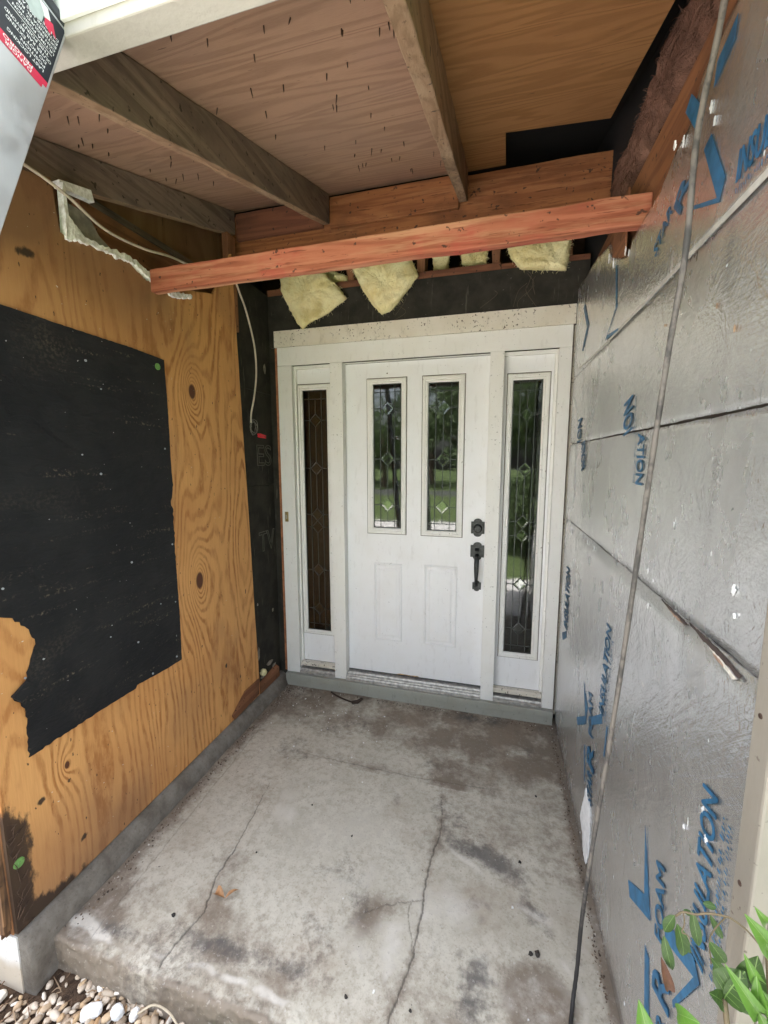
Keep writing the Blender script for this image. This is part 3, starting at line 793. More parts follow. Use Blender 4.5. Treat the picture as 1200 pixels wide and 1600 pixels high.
# torn drywall edging
t = thing('drywall_remnant', 'jagged white strip of torn drywall along the top of the plywood', 'drywall', (-0.925, -1.0, 2.35))
outer = [(-1.327,2.49),(-1.330,2.315),(-1.273,2.335),(-1.20,2.343),(-1.142,2.342),(-1.09,2.350),(-1.033,2.345),(-0.985,2.325),(-0.957,2.305),(-0.90,2.308),(-0.84,2.306),(-0.79,2.322),(-0.728,2.345)]
inner = [(-1.317,2.49),(-1.314,2.40),(-1.272,2.356),(-1.195,2.356),(-1.135,2.366),(-1.085,2.371),(-1.03,2.368),(-0.98,2.352),(-0.945,2.335),(-0.895,2.326),(-0.845,2.325),(-0.80,2.337),(-0.735,2.352)]
bm = BM(); A = []; Bv = []
for i in range(len(outer)-1):
    for k in range(7):
        f_ = k/7
        jo = random.uniform(-0.009, 0.006) if i > 0 else 0; ji = random.uniform(-0.005, 0.006)
        A.append((outer[i][0]*(1-f_)+outer[i+1][0]*f_, outer[i][1]*(1-f_)+outer[i+1][1]*f_+jo))
        Bv.append((inner[i][0]*(1-f_)+inner[i+1][0]*f_, inner[i][1]*(1-f_)+inner[i+1][1]*f_+ji))
def strip(bm, A, Bv, x0, x1):
    va = [bm.verts.new((x1+random.uniform(0,0.006), *p)) for p in A]; vb = [bm.verts.new((x1, *p)) for p in Bv]
    wa = [bm.verts.new((x0, *p)) for p in A]; wb = [bm.verts.new((x0, *p)) for p in Bv]
    for i in range(len(A)-1):
        bm.faces.new((va[i], va[i+1], vb[i+1], vb[i])); bm.faces.new((wa[i], wb[i], wb[i+1], wa[i+1]))
        bm.faces.new((va[i], wa[i], wa[i+1], va[i+1])); bm.faces.new((vb[i], vb[i+1], wb[i+1], wb[i]))
strip(bm, A, Bv, -0.945, -0.921)
obj('torn_edge', bm, MAT['drywall'], t)
bm = BM(); prism(bm, [(-1.296,2.45),(-1.30,2.36),(-1.20,2.352),(-1.10,2.36),(-1.18,2.40),(-1.22,2.455)], -0.962, -0.950, 'x'); obj('paper_flap', bm, plain('grey drywall paper', (0.24,0.22,0.195), 0.9, var=0.25), t)
bm = BM(); hexa(bm, [(-0.96,-1.325,2.478),(-0.935,-1.325,2.478),(-0.935,-1.20,2.50),(-0.96,-1.20,2.50),(-0.965,-1.325,2.50),(-0.935,-1.325,2.502),(-0.935,-1.21,2.535),(-0.965,-1.21,2.535)]); obj('top_scrap', bm, MAT['drywall'], t)

# felt paper on plywood
t = thing('felt_paper', 'torn black felt paper nailed to the plywood wall', 'felt paper', (-0.925, -1.3, 1.3))
poly = [(-1.695,2.035),(-1.5,2.032),(-1.30,2.027),(-1.10,2.024),(-0.934,2.014),(-0.931,1.80),(-0.934,1.55),(-0.932,1.47),(-0.952,1.376),(-0.940,1.36),(-0.945,1.10),(-0.943,0.85),(-0.949,0.64),(-1.05,0.641),(-1.20,0.652),(-1.208,0.640),(-1.40,0.643),(-1.613,0.636),(-1.607,0.79),(-1.622,0.83),(-1.64,0.86),(-1.60,0.885),(-1.58,0.94),(-1.556,0.994),(-1.575,1.05),(-1.612,1.101),(-1.65,1.118),(-1.695,1.122)]
rp = []
for i in range(len(poly)):
    a_, b_ = poly[i], poly[(i+1) % len(poly)]
    n_ = max(1, int(math.hypot(b_[0]-a_[0], b_[1]-a_[1])/0.012))
    tear = 15 < i < 25 or 6 < i < 10
    for k in range(n_):
        j_ = 0.0035 if tear else 0.0009
        rp.append((a_[0]+(b_[0]-a_[0])*k/n_+random.uniform(-j_, j_), a_[1]+(b_[1]-a_[1])*k/n_+random.uniform(-j_, j_)))
bm = BM(); prism(bm, rp, -0.9265, -0.9235, 'x')
obj('sheet', bm, MAT['felt'], t)
bm = BM(); prism(bm, [(-1.62,0.83),(-1.645,0.862),(-1.60,0.892),(-1.585,0.86)], -0.9225, -0.914, 'x'); obj('torn_flap', bm, MAT['felt'], t)
def cap(y, z, r, mat, parent, x=-0.9232, name='cap_nail'):
    bm = BM(); tube(bm, [(x,y,z),(x+0.002,y,z),(x+0.003,y,z)], [r,r,r*0.8], 14); tube(bm, [(x+0.0028,y,z),(x+0.0045,y,z)], [r*0.3,r*0.25], 8); return obj(name, bm, mat, parent)
cap(-0.974,1.977,0.014, MAT['green_cap'], t)
for (y, z) in [(-1.30,1.93),(-1.25,1.84),(-1.345,1.60),(-1.28,1.53),(-1.18,1.17),(-1.63,1.20),(-1.30,0.905),(-1.18,0.83),(-1.60,0.90),(-1.12,0.66),(-0.965,1.63),(-0.96,1.20),(-0.965,0.93),(-0.98,0.67),(-1.05,0.95)]:
    cap(y, z, random.uniform(0.0025, 0.0045), MAT['grey_cap'], t, name='nail_head')
cn = cap(-1.674,0.317,0.016, MAT['green_cap'], pw, -0.929)

# rotten corner board at the outer end of the plywood
t = thing('corner_board', 'rotten splintered corner board at the outer end of the plywood wall', 'board', (-1.0, -1.70, 0.1))
bm = BM()
random.seed(3)
for k in range(46):
    x0 = -1.22 + 0.29*random.random(); w = random.uniform(0.004, 0.016); z0 = random.uniform(0.078, 0.14); z1 = random.uniform(0.25, 0.75) if x0 > -1.02 else random.uniform(1.0, 2.2)
    d = random.uniform(0.004, 0.022); yb = -1.703
    hexa(bm, [(x0,yb-d,z0),(x0+w,yb-d,z0),(x0+w,yb,z0),(x0,yb,z0),(x0+random.uniform(-.01,.01),yb-d*0.3,z1),(x0+w*0.4,yb-d*0.3,z1),(x0+w*0.4,yb,z1),(x0,yb,z1)])
obj('splinters', bm, MAT['rotten'], t)
bm = BM(); box(bm, (-1.24, -1.702, 0.078), (-0.947, -1.686, 2.25)); obj('board', bm, lumber('corner plank', (0.42,0.22,0.09), (0.25,0.11,0.05), 'z', (0.05,0.03,0.02), 0.6), t, 0.002)
bm = BM()
for k in range(26):
    y0 = -1.70 + abs(random.gauss(0, 0.022)); z0 = random.uniform(0.09, 0.45)
    l = random.uniform(0.015, 0.05)
    pts = [(-0.926, y0, z0), (-0.921, y0+random.uniform(-.01,.02), z0+l*0.5), (-0.924, y0+random.uniform(-.02,.04), z0+l)]
    tube(bm, pts, [0.0016, 0.0013, 0.0005], 5)
obj('fibres', bm, plain('dark rotten fibre', (0.075,0.045,0.03), 0.9, var=0.5), t)

# fibreboard: left return by the door and over the header
t = thing('fibreboard_panel', 'blackish fibreboard strip between plywood and white door casing', 'sheathing', (-0.96, -0.15, 0.1))
bm = BM(); box(bm, (-0.975, -0.40, 0.082), (-0.958, 0.03, 1.415)); box(bm, (-0.976, -0.40, 1.419), (-0.958, 0.03, 2.0)); box(bm, (-0.975, -0.40, 2.003), (-0.958, 0.03, 2.62)); obj('board', bm, MAT['fibreboard'], t)
ink = plain('faint grey lettering', (0.10,0.095,0.075), 0.8)
obj('lettering', text_bm('ES', (-0.9575, -0.185, 1.545), (0,1,0), (0,0,1), 0.13, 0.17, outline=0.012), ink, t)
obj('lettering', text_bm('TV', (-0.9575, -0.20, 0.99), (0,1,0), (0,0,1), 0.13, 0.19, outline=0.012), ink, t)
bm = BM()
for (y, z, w, h) in [(-0.26,0.33,0.03,0.10),(-0.22,0.16,0.06,0.03),(-0.08,0.16,0.05,0.06),(-0.07,0.56,0.02,0.035),(-0.25,0.66,0.018,0.02),(-0.06,2.16,0.03,0.07),(-0.14,0.21,0.10,0.035)]:
    P_ = [(y+w*0.5*math.cos(a)*random.uniform(0.5,1.1), z+h*0.5*math.sin(a)*random.uniform(0.5,1.1)) for a in np.linspace(0, 6.28, 11)[:-1]]
    bm = BM(); prism(bm, P_, -0.9572, -0.9555, 'x')
    obj('torn_spot', bm, bpy.data.materials.get('torn grey paper') or plain('torn grey paper', (0.24,0.21,0.17), 0.9, var=0.4), t)
t = thing('foam_scrap', 'small yellow foam lump in the bottom corner beside the door sill', 'foam', (-0.94, -0.25, 0.19))
bm = BM(); bmesh.ops.create_icosphere(bm, subdivisions=3, radius=0.022, matrix=Matrix.Translation((-0.945, -0.235, 0.195)))
for v in bm.verts: v.co += Vector((random.uniform(-.004,.004), random.uniform(-.004,.004), random.uniform(-.004,.004)))
obj('lump', bm, MAT['yellow_wool'], t, smooth=True)
t = thing('baseboard_scrap', 'reddish broken board end above the curb beside the door', 'board', (-0.94, -0.15, 0.12))
bm = BM(); hexa(bm, [(-0.957,-0.30,0.082),(-0.925,-0.30,0.082),(-0.925,-0.06,0.082),(-0.957,-0.06,0.082),(-0.957,-0.30,0.135),(-0.93,-0.30,0.12),(-0.93,-0.06,0.15),(-0.957,-0.06,0.165)]); obj('board', bm, MAT['side_board'], t, 0.003)
t = thing('header_sheathing', 'black fibreboard band above the door header', 'sheathing', (0, 0.03, 2.4))
bm = BM(); box(bm, (-0.957, 0.005, 2.30), (0.93, 0.02, 2.612)); obj('board', bm, MAT['fibreboard'], t)
bm = BM()
for k in range(10):
    x = random.choice([0.45,0.5,0.62,0.66,-0.1,0.3,0.7]); z = random.uniform(2.45,2.6)
    pts = smooth_path([(x,0.002,z),(x+random.uniform(-.05,.05),-0.003,z-random.uniform(.02,.06)),(x+random.uniform(-.09,.09),0.001,z-random.uniform(.06,.14))], 4)
    bm = BM(); tube(bm, pts, 0.0012, 4)
    obj('dead_tendril', bm, bpy.data.materials.get('dead tendrils') or plain('dead tendrils', (0.10,0.075,0.05), 0.9), t)

# wall framing above the door
t = thing('top_plate', 'reddish double top plate above the black band over the door', 'beam', (0, 0.05, 2.63))
bm = BM(); box(bm, (-0.957, 0.008, 2.614), (0.48, 0.10, 2.652)); obj('plate', bm, MAT['dark_lumber'], t, 0.002)
bm = BM(); box(bm, (0.482, 0.020, 2.612), (0.93, 0.10, 2.648)); obj('plate', bm, MAT['dark_lumber'], t, 0.002)
crip = [((-0.43,-0.36), 0.06, 'leftmost short stud between yellow batts above the door'), ((-0.005,0.068), -0.02, 'short stud right of the big hanging yellow batt'), ((0.418,0.487), 0.0, 'short upright stud above the right of the door'), ((0.80,0.86), 0.05, 'short stud at the right end beside the last yellow batt')]
for (a, b), sl, lab in crip:
    t = thing('cripple_stud', lab, 'stud', ((a+b)/2, 0.06, 2.65), 'short studs above the top plate')
    bm = BM(); hexa(bm, [(a+0.015,0.03,2.653),(b-0.015,0.03,2.653),(b-0.015,0.12,2.653),(a+0.015,0.12,2.653),(a-sl*0.6,0.0,2.95),(b-0.01-sl*0.6,0.0,2.95),(b-0.01-sl*0.6,0.12,2.95),(a-sl*0.6,0.12,2.95)])
    obj('stud', bm, MAT['stud'], t, 0.002)
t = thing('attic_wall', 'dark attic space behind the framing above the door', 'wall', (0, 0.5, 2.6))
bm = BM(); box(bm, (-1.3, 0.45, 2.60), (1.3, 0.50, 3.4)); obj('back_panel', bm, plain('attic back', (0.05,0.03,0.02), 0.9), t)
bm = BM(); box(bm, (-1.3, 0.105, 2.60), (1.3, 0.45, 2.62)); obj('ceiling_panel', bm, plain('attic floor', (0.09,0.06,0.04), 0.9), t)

# insulation batts
def batt(name, label, outline, y0, thick, seed, mat=MAT['yellow_wool'], group='yellow insulation batts hanging above the door', axis='y', amp=0.010):
    random.seed(seed)
    from mathutils import noise as mn
    pts = outline
    bm = BM()
    cx0 = sum(p[0] for p in pts)/len(pts); cz0 = sum(p[1] for p in pts)/len(pts)
    # resample outline
    dens = []
    for i in range(len(pts)):
        a, b = pts[i], pts[(i+1) % len(pts)]
        n = max(2, int(math.hypot(b[0]-a[0], b[1]-a[1])/0.010))
        for k in range(n): dens.append((a[0]+(b[0]-a[0])*k/n, a[1]+(b[1]-a[1])*k/n))
    n = len(dens); rings = []
    R_ = 12
    def mk(f_, s):
        row = []
        for (px, pz) in dens:
            x = cx0+(px-cx0)*f_; z = cz0+(pz-cz0)*f_
            hgt = thick*0.5*math.sqrt(max(0, 1-f_**4.5))
            nz = mn.fractal(Vector((x*13+seed, z*13, s*3)), 0.7, 2.0, 4)*amp*1.6
            ex = mn.noise(Vector((px*60, pz*60, seed)))*0.0045*f_
            y = y0 + s*hgt + nz
            row.append(bm.verts.new((x+ex, y, z+ex*0.7) if axis == 'y' else (y, x+ex, z+ex*0.7)))
        return row
    fs = [0.12+0.88*(k/(R_-1))**0.75 for k in range(R_)]
    front = [mk(f_, -1) for f_ in fs]; back = [mk(f_, 1) for f_ in fs]
    for rr in (front, back):
        for a, b in zip(rr, rr[1:]):
            for k in range(n): bm.faces.new((a[k], a[(k+1) % n], b[(k+1) % n], b[k]))
        bm.faces.new(rr[0])
    a, b = front[-1], back[-1]
    for k in range(n): bm.faces.new((a[k], b[k], b[(k+1) % n], a[(k+1) % n]))
    t = thing(name, label, 'insulation', (cx0, y0, cz0) if axis == 'y' else (y0, cx0, cz0), group)
    bmesh.ops.recalc_face_normals(bm, faces=bm.faces)
    fib = BM(); fl_ = [f_ for f_ in bm.faces if len(f_.verts) == 4]
    for k in range(1100):
        f_ = random.choice(fl_); p = f_.calc_center_median(); n_ = f_.normal
        d = (n_*random.uniform(0.1, 0.7) + Vector((random.uniform(-1,1), random.uniform(-1,1), random.uniform(-1,1)))*0.7).normalized()
        l_ = random.uniform(0.006, 0.022)
        tube(fib, [p, p+d*l_*0.5+n_*0.002, p+d*l_+Vector((0,0,-0.003))], [0.0008,0.0007,0.0003], 3, False)
    obj('wool', bm, mat, t, smooth=True)
    tag(obj('loose_strands', fib, mat, t), kind='stuff')
    return t
batt('insulation_batt', 'large pointed yellow batt hanging lowest at the left above the header', [(-0.85,2.74),(-0.838,2.68),(-0.83,2.61),(-0.775,2.50),(-0.73,2.415),(-0.695,2.385),(-0.62,2.425),(-0.52,2.462),(-0.405,2.535),(-0.45,2.60),(-0.50,2.65),(-0.56,2.72)], -0.035, 0.085, 1)
batt('insulation_batt', 'small yellow batt tucked behind the large left batt', [(-0.63,2.74),(-0.52,2.74),(-0.43,2.70),(-0.425,2.635),(-0.50,2.62),(-0.58,2.65)], 0.06, 0.06, 2)
batt('insulation_batt', 'pointed yellow batt hanging left of the middle above the door', [(-0.40,2.76),(-0.36,2.68),(-0.31,2.58),(-0.25,2.49),(-0.19,2.425),(-0.14,2.44),(-0.085,2.485),(-0.03,2.55),(0.03,2.612),(0.0,2.68),(-0.03,2.76)], -0.03, 0.08, 3)
batt('insulation_batt', 'square yellow batt at the right end above the header', [(0.50,2.74),(0.53,2.66),(0.58,2.60),(0.67,2.585),(0.76,2.572),(0.812,2.566),(0.823,2.62),(0.832,2.74)], 0.0, 0.08, 4)
batt('insulation_batt', 'pale yellow batt scrap tucked behind the short stud right of the middle', [(0.25,2.80),(0.26,2.70),(0.33,2.672),(0.40,2.685),(0.41,2.80)], 0.09, 0.06, 5)
batt('insulation_batt', 'grey yellow batt scrap at the back between the middle studs', [(0.08,2.80),(0.09,2.70),(0.13,2.68),(0.18,2.70),(0.19,2.80)], 0.12, 0.05, 6)

# ---------------------------------------------------------------- door unit
FR = thing('door_frame', 'white painted door casing with mullions and wide header around the entry door', 'door frame', (0, 0, 0.09))
bm = BM(); box(bm, (-0.912, -0.0114, 2.2945), (0.8725, 0.0045, 2.394)); obj('header_board', bm, MAT['header_white'], FR, 0.0015)
bm = BM(); box(bm, (-0.8985, 0.0, 2.1805), (0.8638, 0.012, 2.2935)); obj('head_casing', bm, MAT['trim_white'], FR, 0.0015)
bm = BM(); box(bm, (-0.8985, 0.0, 0.090), (-0.7996, 0.058, 2.179)); obj('side_casing', bm, MAT['trim_white'], FR, 0.0015)
bm = BM(); box(bm, (0.7998, 0.0, 0.090), (0.8638, 0.058, 2.179)); obj('side_casing', bm, MAT['trim_white'], FR, 0.0015)
bm = BM(); box(bm, (-0.5349, -0.002, 0.090), (-0.4525, 0.0595, 2.179)); obj('mullion', bm, MAT['trim_white'], FR, 0.0015)
bm = BM(); box(bm, (0.4382, -0.002, 0.088), (0.5157, 0.0595, 2.179)); obj('mullion', bm, MAT['trim_white'], FR, 0.0015)
bm = BM(); box(bm, (0.8655, 0.018, 0.05), (0.95, 0.034, 2.293)); obj('edge_strip', bm, MAT['header_white'], FR, 0.0015, label='cream strip between the right casing and the foil boards')
bm = BM(); box(bm, (0.8645, -0.004, 0.09), (0.8682, 0.02, 2.29)); obj('shadow_gap', bm, MAT['grime'], FR)
bm = BM(); box(bm, (-0.957, 0.004, 0.02), (-0.9005, 0.05, 2.293)); obj('raw_edge', bm, MAT['fibreboard'], FR)
bm = BM(); box(bm, (-0.913, -0.002, 0.10), (-0.8995, 0.03, 2.292)); obj('raw_edge', bm, MAT['jamb_wood'], FR, label='raw orange wood edge left of the casing')
# jamb stops: thin inner edges along the recess heads
bm = BM()
box(bm, (-0.7994, 0.030, 2.160), (-0.5351, 0.056, 2.1795)); box(bm, (-0.4523, 0.034, 2.1775), (0.438, 0.056, 2.1798)); box(bm, (0.5159, 0.030, 2.160), (0.7996, 0.056, 2.1795))
box(bm, (-0.7994, 0.036, 0.17), (-0.788, 0.056, 2.159)); box(bm, (0.785, 0.036, 0.17), (0.7996, 0.056, 2.159))
obj('jamb_stop', bm, MAT['trim_white'], FR)

def diamond(bm, cx, cz, hw, hh, y, w):
    o_ = [(cx, cz+hh), (cx+hw, cz), (cx, cz-hh), (cx-hw, cz)]
    k = (min(hw, hh)-w)/min(hw, hh)
    i_ = [(cx, cz+hh*k), (cx+hw*k, cz), (cx, cz-hh*k), (cx-hw*k, cz)]
    for s in range(4):
        a, b, c_, d = o_[s], o_[(s+1) % 4], i_[(s+1) % 4], i_[s]
        hexa(bm, [(a[0],y-0.003,a[1]),(b[0],y-0.003,b[1]),(c_[0],y-0.003,c_[1]),(d[0],y-0.003,d[1]),(a[0],y,a[1]),(b[0],y,b[1]),(c_[0],y,c_[1]),(d[0],y,d[1])])
def bevel_gem(bm, cx, cz, hw, hh, y):
    k = 0.68
    o_ = [(cx, cz+hh), (cx+hw, cz), (cx, cz-hh), (cx-hw, cz)]
    vo = [bm.verts.new((p[0], y-0.001, p[1])) for p in o_]; vi = [bm.verts.new((cx+(p[0]-cx)*k, y-0.0014, cz+(p[1]-cz)*k)) for p in o_]
    vb = [bm.verts.new((p[0], y+0.0005, p[1])) for p in o_]
    bm.faces.new(vi); bm.faces.new(list(reversed(vb)))
    for s in range(4):
        bm.faces.new((vo[s], vo[(s+1) % 4], vi[(s+1) % 4], vi[s])); bm.faces.new((vo[s], vb[s], vb[(s+1) % 4], vo[(s+1) % 4]))
def glazed(parent, fx0, fx1, fz0, fz1, gx0, gx1, gz0, gz1, y, ds, top, bot, fw_hidden=None):
    """moulded frame + caulk line + pane + lead cames; y = panel face"""
    bm = BM()
    m_ = min(gx0-fx0, fx1-gx1)
    rows = []
    def rect(f_, dy):
        a = (fx0+(gx0-fx0)*f_, fz0+(gz0-fz0)*f_, fx1+(gx1-fx1)*f_, fz1+(gz1-fz1)*f_)
        return [bm.verts.new(p) for p in ((a[0],y+dy,a[1]),(a[2],y+dy,a[1]),(a[2],y+dy,a[3]),(a[0],y+dy,a[3]))]
    for f_, dy in ((0,0.004),(0.0,-0.006),(0.10,-0.0105),(0.50,-0.0115),(0.56,-0.0085),(0.62,-0.0085),(0.74,-0.0105),(0.90,-0.0085),(1.0,-0.004),(1.0,0.006)):
        rows.append(rect(f_, dy))
    for a, b in zip(rows, rows[1:]):
        for k in range(4): bm.faces.new((a[k], a[(k+1) % 4], b[(k+1) % 4], b[k]))
    fr = obj('window_frame', bm, MAT['trim_white'], parent)
    bm = BM(); ring(bm, fx0-0.004, fx1+0.004, fz0-0.004, fz1+0.005, y, [(0,0.001),(0,-0.0012),(0.0052,-0.0012),(0.0052,0.001)]); obj('caulk_line', bm, MAT['grime'], fr)
    bm = BM(); box(bm, (gx0-0.004, y+0.0015, gz0-0.004), (gx1+0.004, y+0.0055, gz1+0.004)); obj('glass', bm, MAT['glass'], fr)
    w = gx1-gx0; h = gz1-gz0; gy = y+0.0015
    X_ = lambda f_: gx0+w*f_
    Zf = lambda f_: gz1-h*f_
    bm = BM(); cw = 0.0048
    for f_ in (0.255, 0.765): box(bm, (X_(f_)-cw/2, gy-0.003, gz0), (X_(f_)+cw/2, gy-0.0002, gz1))
    box(bm, (gx0, gy-0.0026, Zf(top)-cw/2), (gx1, gy-0.0003, Zf(top)+cw/2)); box(bm, (gx0, gy-0.0026, Zf(bot)-cw/2), (gx1, gy-0.0003, Zf(bot)+cw/2))
    hw = w*0.25; hh = hw*1.05
    zs_ = [Zf(d) for d in ds]
    for z in zs_:
        diamond(bm, X_(0.51), z, hw, hh, gy-0.0004, 0.0045)
        box(bm, (gx0, gy-0.0024, z-cw/2), (X_(0.51)-hw, gy-0.0005, z+cw/2)); box(bm, (X_(0.51)+hw, gy-0.0024, z-cw/2), (gx1, gy-0.0005, z+cw/2))
    ends = [Zf(top)] + [v for z in zs_ for v in (z+hh, z-hh)] + [Zf(bot)]
    for a, b in zip(ends[0::2], ends[1::2]):
        if a-b > 0.004: box(bm, (X_(0.51)-cw/2, gy-0.0022, b), (X_(0.51)+cw/2, gy-0.0006, a))
    ring(bm, gx0, gx1, gz0, gz1, gy, [(0,-0.0028),(0.005,-0.0028),(0.005,0)])
    obj('lead_came', bm, MAT['lead'], fr)
    for z in zs_:
        bm = BM(); bevel_gem(bm, X_(0.51), z, hw-0.006, hh-0.006, gy-0.0006); obj('bevelled_diamond', bm, MAT['glass'], fr)
    return fr
def panel_with_hole(bm, x0, x1, z0, z1, holes, y0, y1):
    """board with rectangular holes, all of one mesh"""
    xs = sorted({x0, x1, *[h[0] for h in holes], *[h[1] for h in holes]}); zs = sorted({z0, z1, *[h[2] for h in holes], *[h[3] for h in holes]})
    vf = {}; 
    def V(x, z, y):
        k = (round(x,5), round(z,5), y)
        if k not in vf: vf[k] = bm.verts.new((x, y, z))
        return vf[k]
    solid = {}
    for i in range(len(xs)-1):
        for j in range(len(zs)-1):
            cx0, cz0 = (xs[i]+xs[i+1])/2, (zs[j]+zs[j+1])/2
            solid[i, j] = not any(h[0] < cx0 < h[1] and h[2] < cz0 < h[3] for h in holes)
    for (i, j), s in solid.items():
        if not s: continue
        a, b, c_, d = xs[i], xs[i+1], zs[j], zs[j+1]
        bm.faces.new((V(a,c_,y0), V(b,c_,y0), V(b,d,y0), V(a,d,y0))); bm.faces.new((V(a,c_,y1), V(a,d,y1), V(b,d,y1), V(b,c_,y1)))
        for (di, dj, p, q) in ((-1,0,(a,c_),(a,d)),(1,0,(b,c_),(b,d)),(0,-1,(a,c_),(b,c_)),(0,1,(a,d),(b,d))):
            if not solid.get((i+di, j+dj), False):
                bm.faces.new((V(*p,y0), V(*q,y0), V(*q,y1), V(*p,y1)))

D = thing('entry_door', 'white entry door with two leaded glass lites and black handle', 'door', (0, 0.055, 0.14))
YD = 0.0556
lites = [(-0.3073,-0.0549,1.1048,2.0775,-0.268,-0.0865,1.142,2.045),(0.0454,0.2981,1.1048,2.0775,0.081,0.2625,1.138,2.0385)]
bm = BM(); panel_with_hole(bm, -0.4515, 0.4372, 0.146, 2.1745, [(l[0]+0.002,l[1]-0.002,l[2]+0.002,l[3]-0.002) for l in lites], YD, YD+0.044)
slab = obj('door_slab', bm, MAT['white'], D)
for l in lites: glazed(D, *l, YD, (0.165, 0.51, 0.835), 0.055, 0.952)
for (a, b, z0, z1) in ((-0.268,-0.078,0.378,0.908),(0.064,0.276,0.378,0.914)):
    bm = BM()
    r_ = ring(bm, a, b, z0, z1, YD, [(0,0.001),(0.0,-0.0005),(0.005,-0.0055),(0.012,-0.0058),(0.017,-0.001),(0.030,-0.0008),(0.040,-0.0045),(0.046,-0.005)])
    bm.faces.new(list(reversed(r_[-1])))
    obj('raised_panel', bm, MAT['white'], D)
# rust / gap at door foot
bm = BM(); box(bm, (-0.4515, YD+0.004, 0.138), (0.4372, YD+0.040, 0.1455)); obj('door_sweep', bm, MAT['black_plastic'], D)
bm = BM(); prism(bm, [(-0.12,0.1465),(0.04,0.1465),(0.03,0.152),(-0.02,0.150),(-0.09,0.153)], YD-0.0006, YD+0.001, 'y'); obj('rust_patch', bm, plain('rusty chipped edge', (0.45,0.27,0.10), 0.8, var=0.5, scale=60), D)
bm = BM(); tube(bm, [(-0.178,YD-0.002,2.108),(-0.178,YD+0.001,2.108)], 0.004, 8); obj('screw', bm, MAT['nail'], D)
# hardware
def plate(cx, cz, hw, hh, y, th):
    q = []
    nw, nh = hw*0.62, hh*0.66
    q = [(-hw,-nh),(-nw,-nh)]
    q += [(nw*math.sin(a)*1.0, -nh-(hh-nh)*math.cos(a)) for a in np.linspace(-1.2, 1.2, 9)]
    q += [(nw,-nh),(hw,-nh),(hw,nh),(nw,nh)]
    q += [(nw*math.sin(a), nh+(hh-nh)*math.cos(a)) for a in np.linspace(1.2, -1.2, 9)]
    q += [(-nw,nh),(-hw,nh)]
    bm = BM(); prism(bm, [(cx+p[0], cz+p[1]) for p in q], y, y-th, 'y'); return bm
hx = 0.393
db = obj('deadbolt', plate(hx, 1.168, 0.040, 0.056, YD, 0.007), MAT['black_metal'], D, 0.0015)
bm = BM(); tube(bm, [(hx,YD-0.006,1.163),(hx,YD-0.016,1.163),(hx,YD-0.020,1.163)], [0.027,0.025,0.019], 24); tube(bm, [(hx,YD-0.020,1.163),(hx,YD-0.0225,1.163)], [0.012,0.011], 16); obj('lock_cylinder', bm, MAT['black_metal'], db, 0.001)
hp = obj('handle_set', plate(hx+0.001, 1.022, 0.041, 0.056, YD, 0.008), MAT['black_metal'], D, 0.0015)
bm = BM(); pts = smooth_path([(hx,YD-0.008,0.995),(hx,YD-0.035,0.985),(hx,YD-0.050,0.955),(hx,YD-0.052,0.90),(hx,YD-0.046,0.845),(hx,YD-0.030,0.815),(hx,YD-0.008,0.806)], 5)
k_ = len(pts); tube(bm, pts, [0.013+0.0035*math.sin(min(1,(i/k_)*1.6)*math.pi)-0.005*(i/k_) for i in range(k_)], 14); obj('grip', bm, MAT['black_metal'], hp, smooth=True)
bm = BM(); hexa(bm, [(hx-0.012,YD-0.03,1.02),(hx+0.012,YD-0.03,1.02),(hx+0.014,YD-0.008,1.03),(hx-0.014,YD-0.008,1.03),(hx-0.012,YD-0.032,1.026),(hx+0.012,YD-0.032,1.026),(hx+0.014,YD-0.008,1.042),(hx-0.014,YD-0.008,1.042)]); obj('thumb_latch', bm, MAT['black_metal'], hp, 0.002)
obj('lower_plate', plate(hx+0.003, 0.803, 0.026, 0.033, YD, 0.010), MAT['black_metal'], hp, 0.0015)

for (x0, x1, f, lab) in ((-0.7992,-0.5353,(-0.785,-0.548,0.367,2.065,-0.752,-0.582,0.397,2.029),'left sidelight with brownish leaded glass between white casings'), (0.5161,0.7994,(0.5381,0.7672,0.363,2.0635,0.569,0.730,0.397,2.028),'right sidelight with greenish leaded glass beside the foil wall')):
    t = thing('sidelight', lab, 'window', ((x0+x1)/2, 0.055, 0.15))
    bm = BM(); panel_with_hole(bm, x0, x1, 0.166, 2.176, [(f[0]+0.002,f[1]-0.002,f[2]+0.002,f[3]-0.002)], YD+0.001, YD+0.04); obj('panel', bm, MAT['white'], t)
    glazed(t, *f, YD+0.001, (0.118,0.31,0.50,0.552,0.735,0.905), 0.035, 0.972)
    bm = BM(); box(bm, (x0, 0.022, 0.135), (x1, 0.0556, 0.165)); obj('bottom_rail', bm, MAT['header_white'], t, 0.002)
t = thing('threshold', 'ridged metal threshold under the entry door', 'threshold', (0, 0.03, 0.1))
bm = BM()
prism(bm, [(-0.012,0.0895),(-0.012,0.098),(0.0,0.102),(0.004,0.112),(0.012,0.113),(0.015,0.122),(0.026,0.124),(0.030,0.134),(0.10,0.137),(0.10,0.0895)], -0.452, 0.4378, 'x')
obj('ridged_plate', bm, MAT['threshold'], t)
for (a, b) in ((-0.799, -0.5355), (0.5162, 0.7992)):
    bm = BM(); prism(bm, [(-0.006,0.0895),(-0.006,0.104),(0.006,0.110),(0.010,0.120),(0.10,0.124),(0.10,0.0895)], a, b, 'x'); obj('end_plate', bm, MAT['threshold'], t)
t = thing('door_sill', 'grey green painted wooden sill step below the door', 'sill', (0, -0.02, 0))
bm = BM(); box(bm, (-0.8986, -0.028, 0.046), (0.862, 0.09, 0.0885)); obj('upper_board', bm, MAT['sill'], t, 0.003)
bm = BM(); box(bm, (-0.8986, -0.0225, -0.004), (0.8615, 0.09, 0.045)); obj('lower_board', bm, MAT['sill'], t, 0.002)
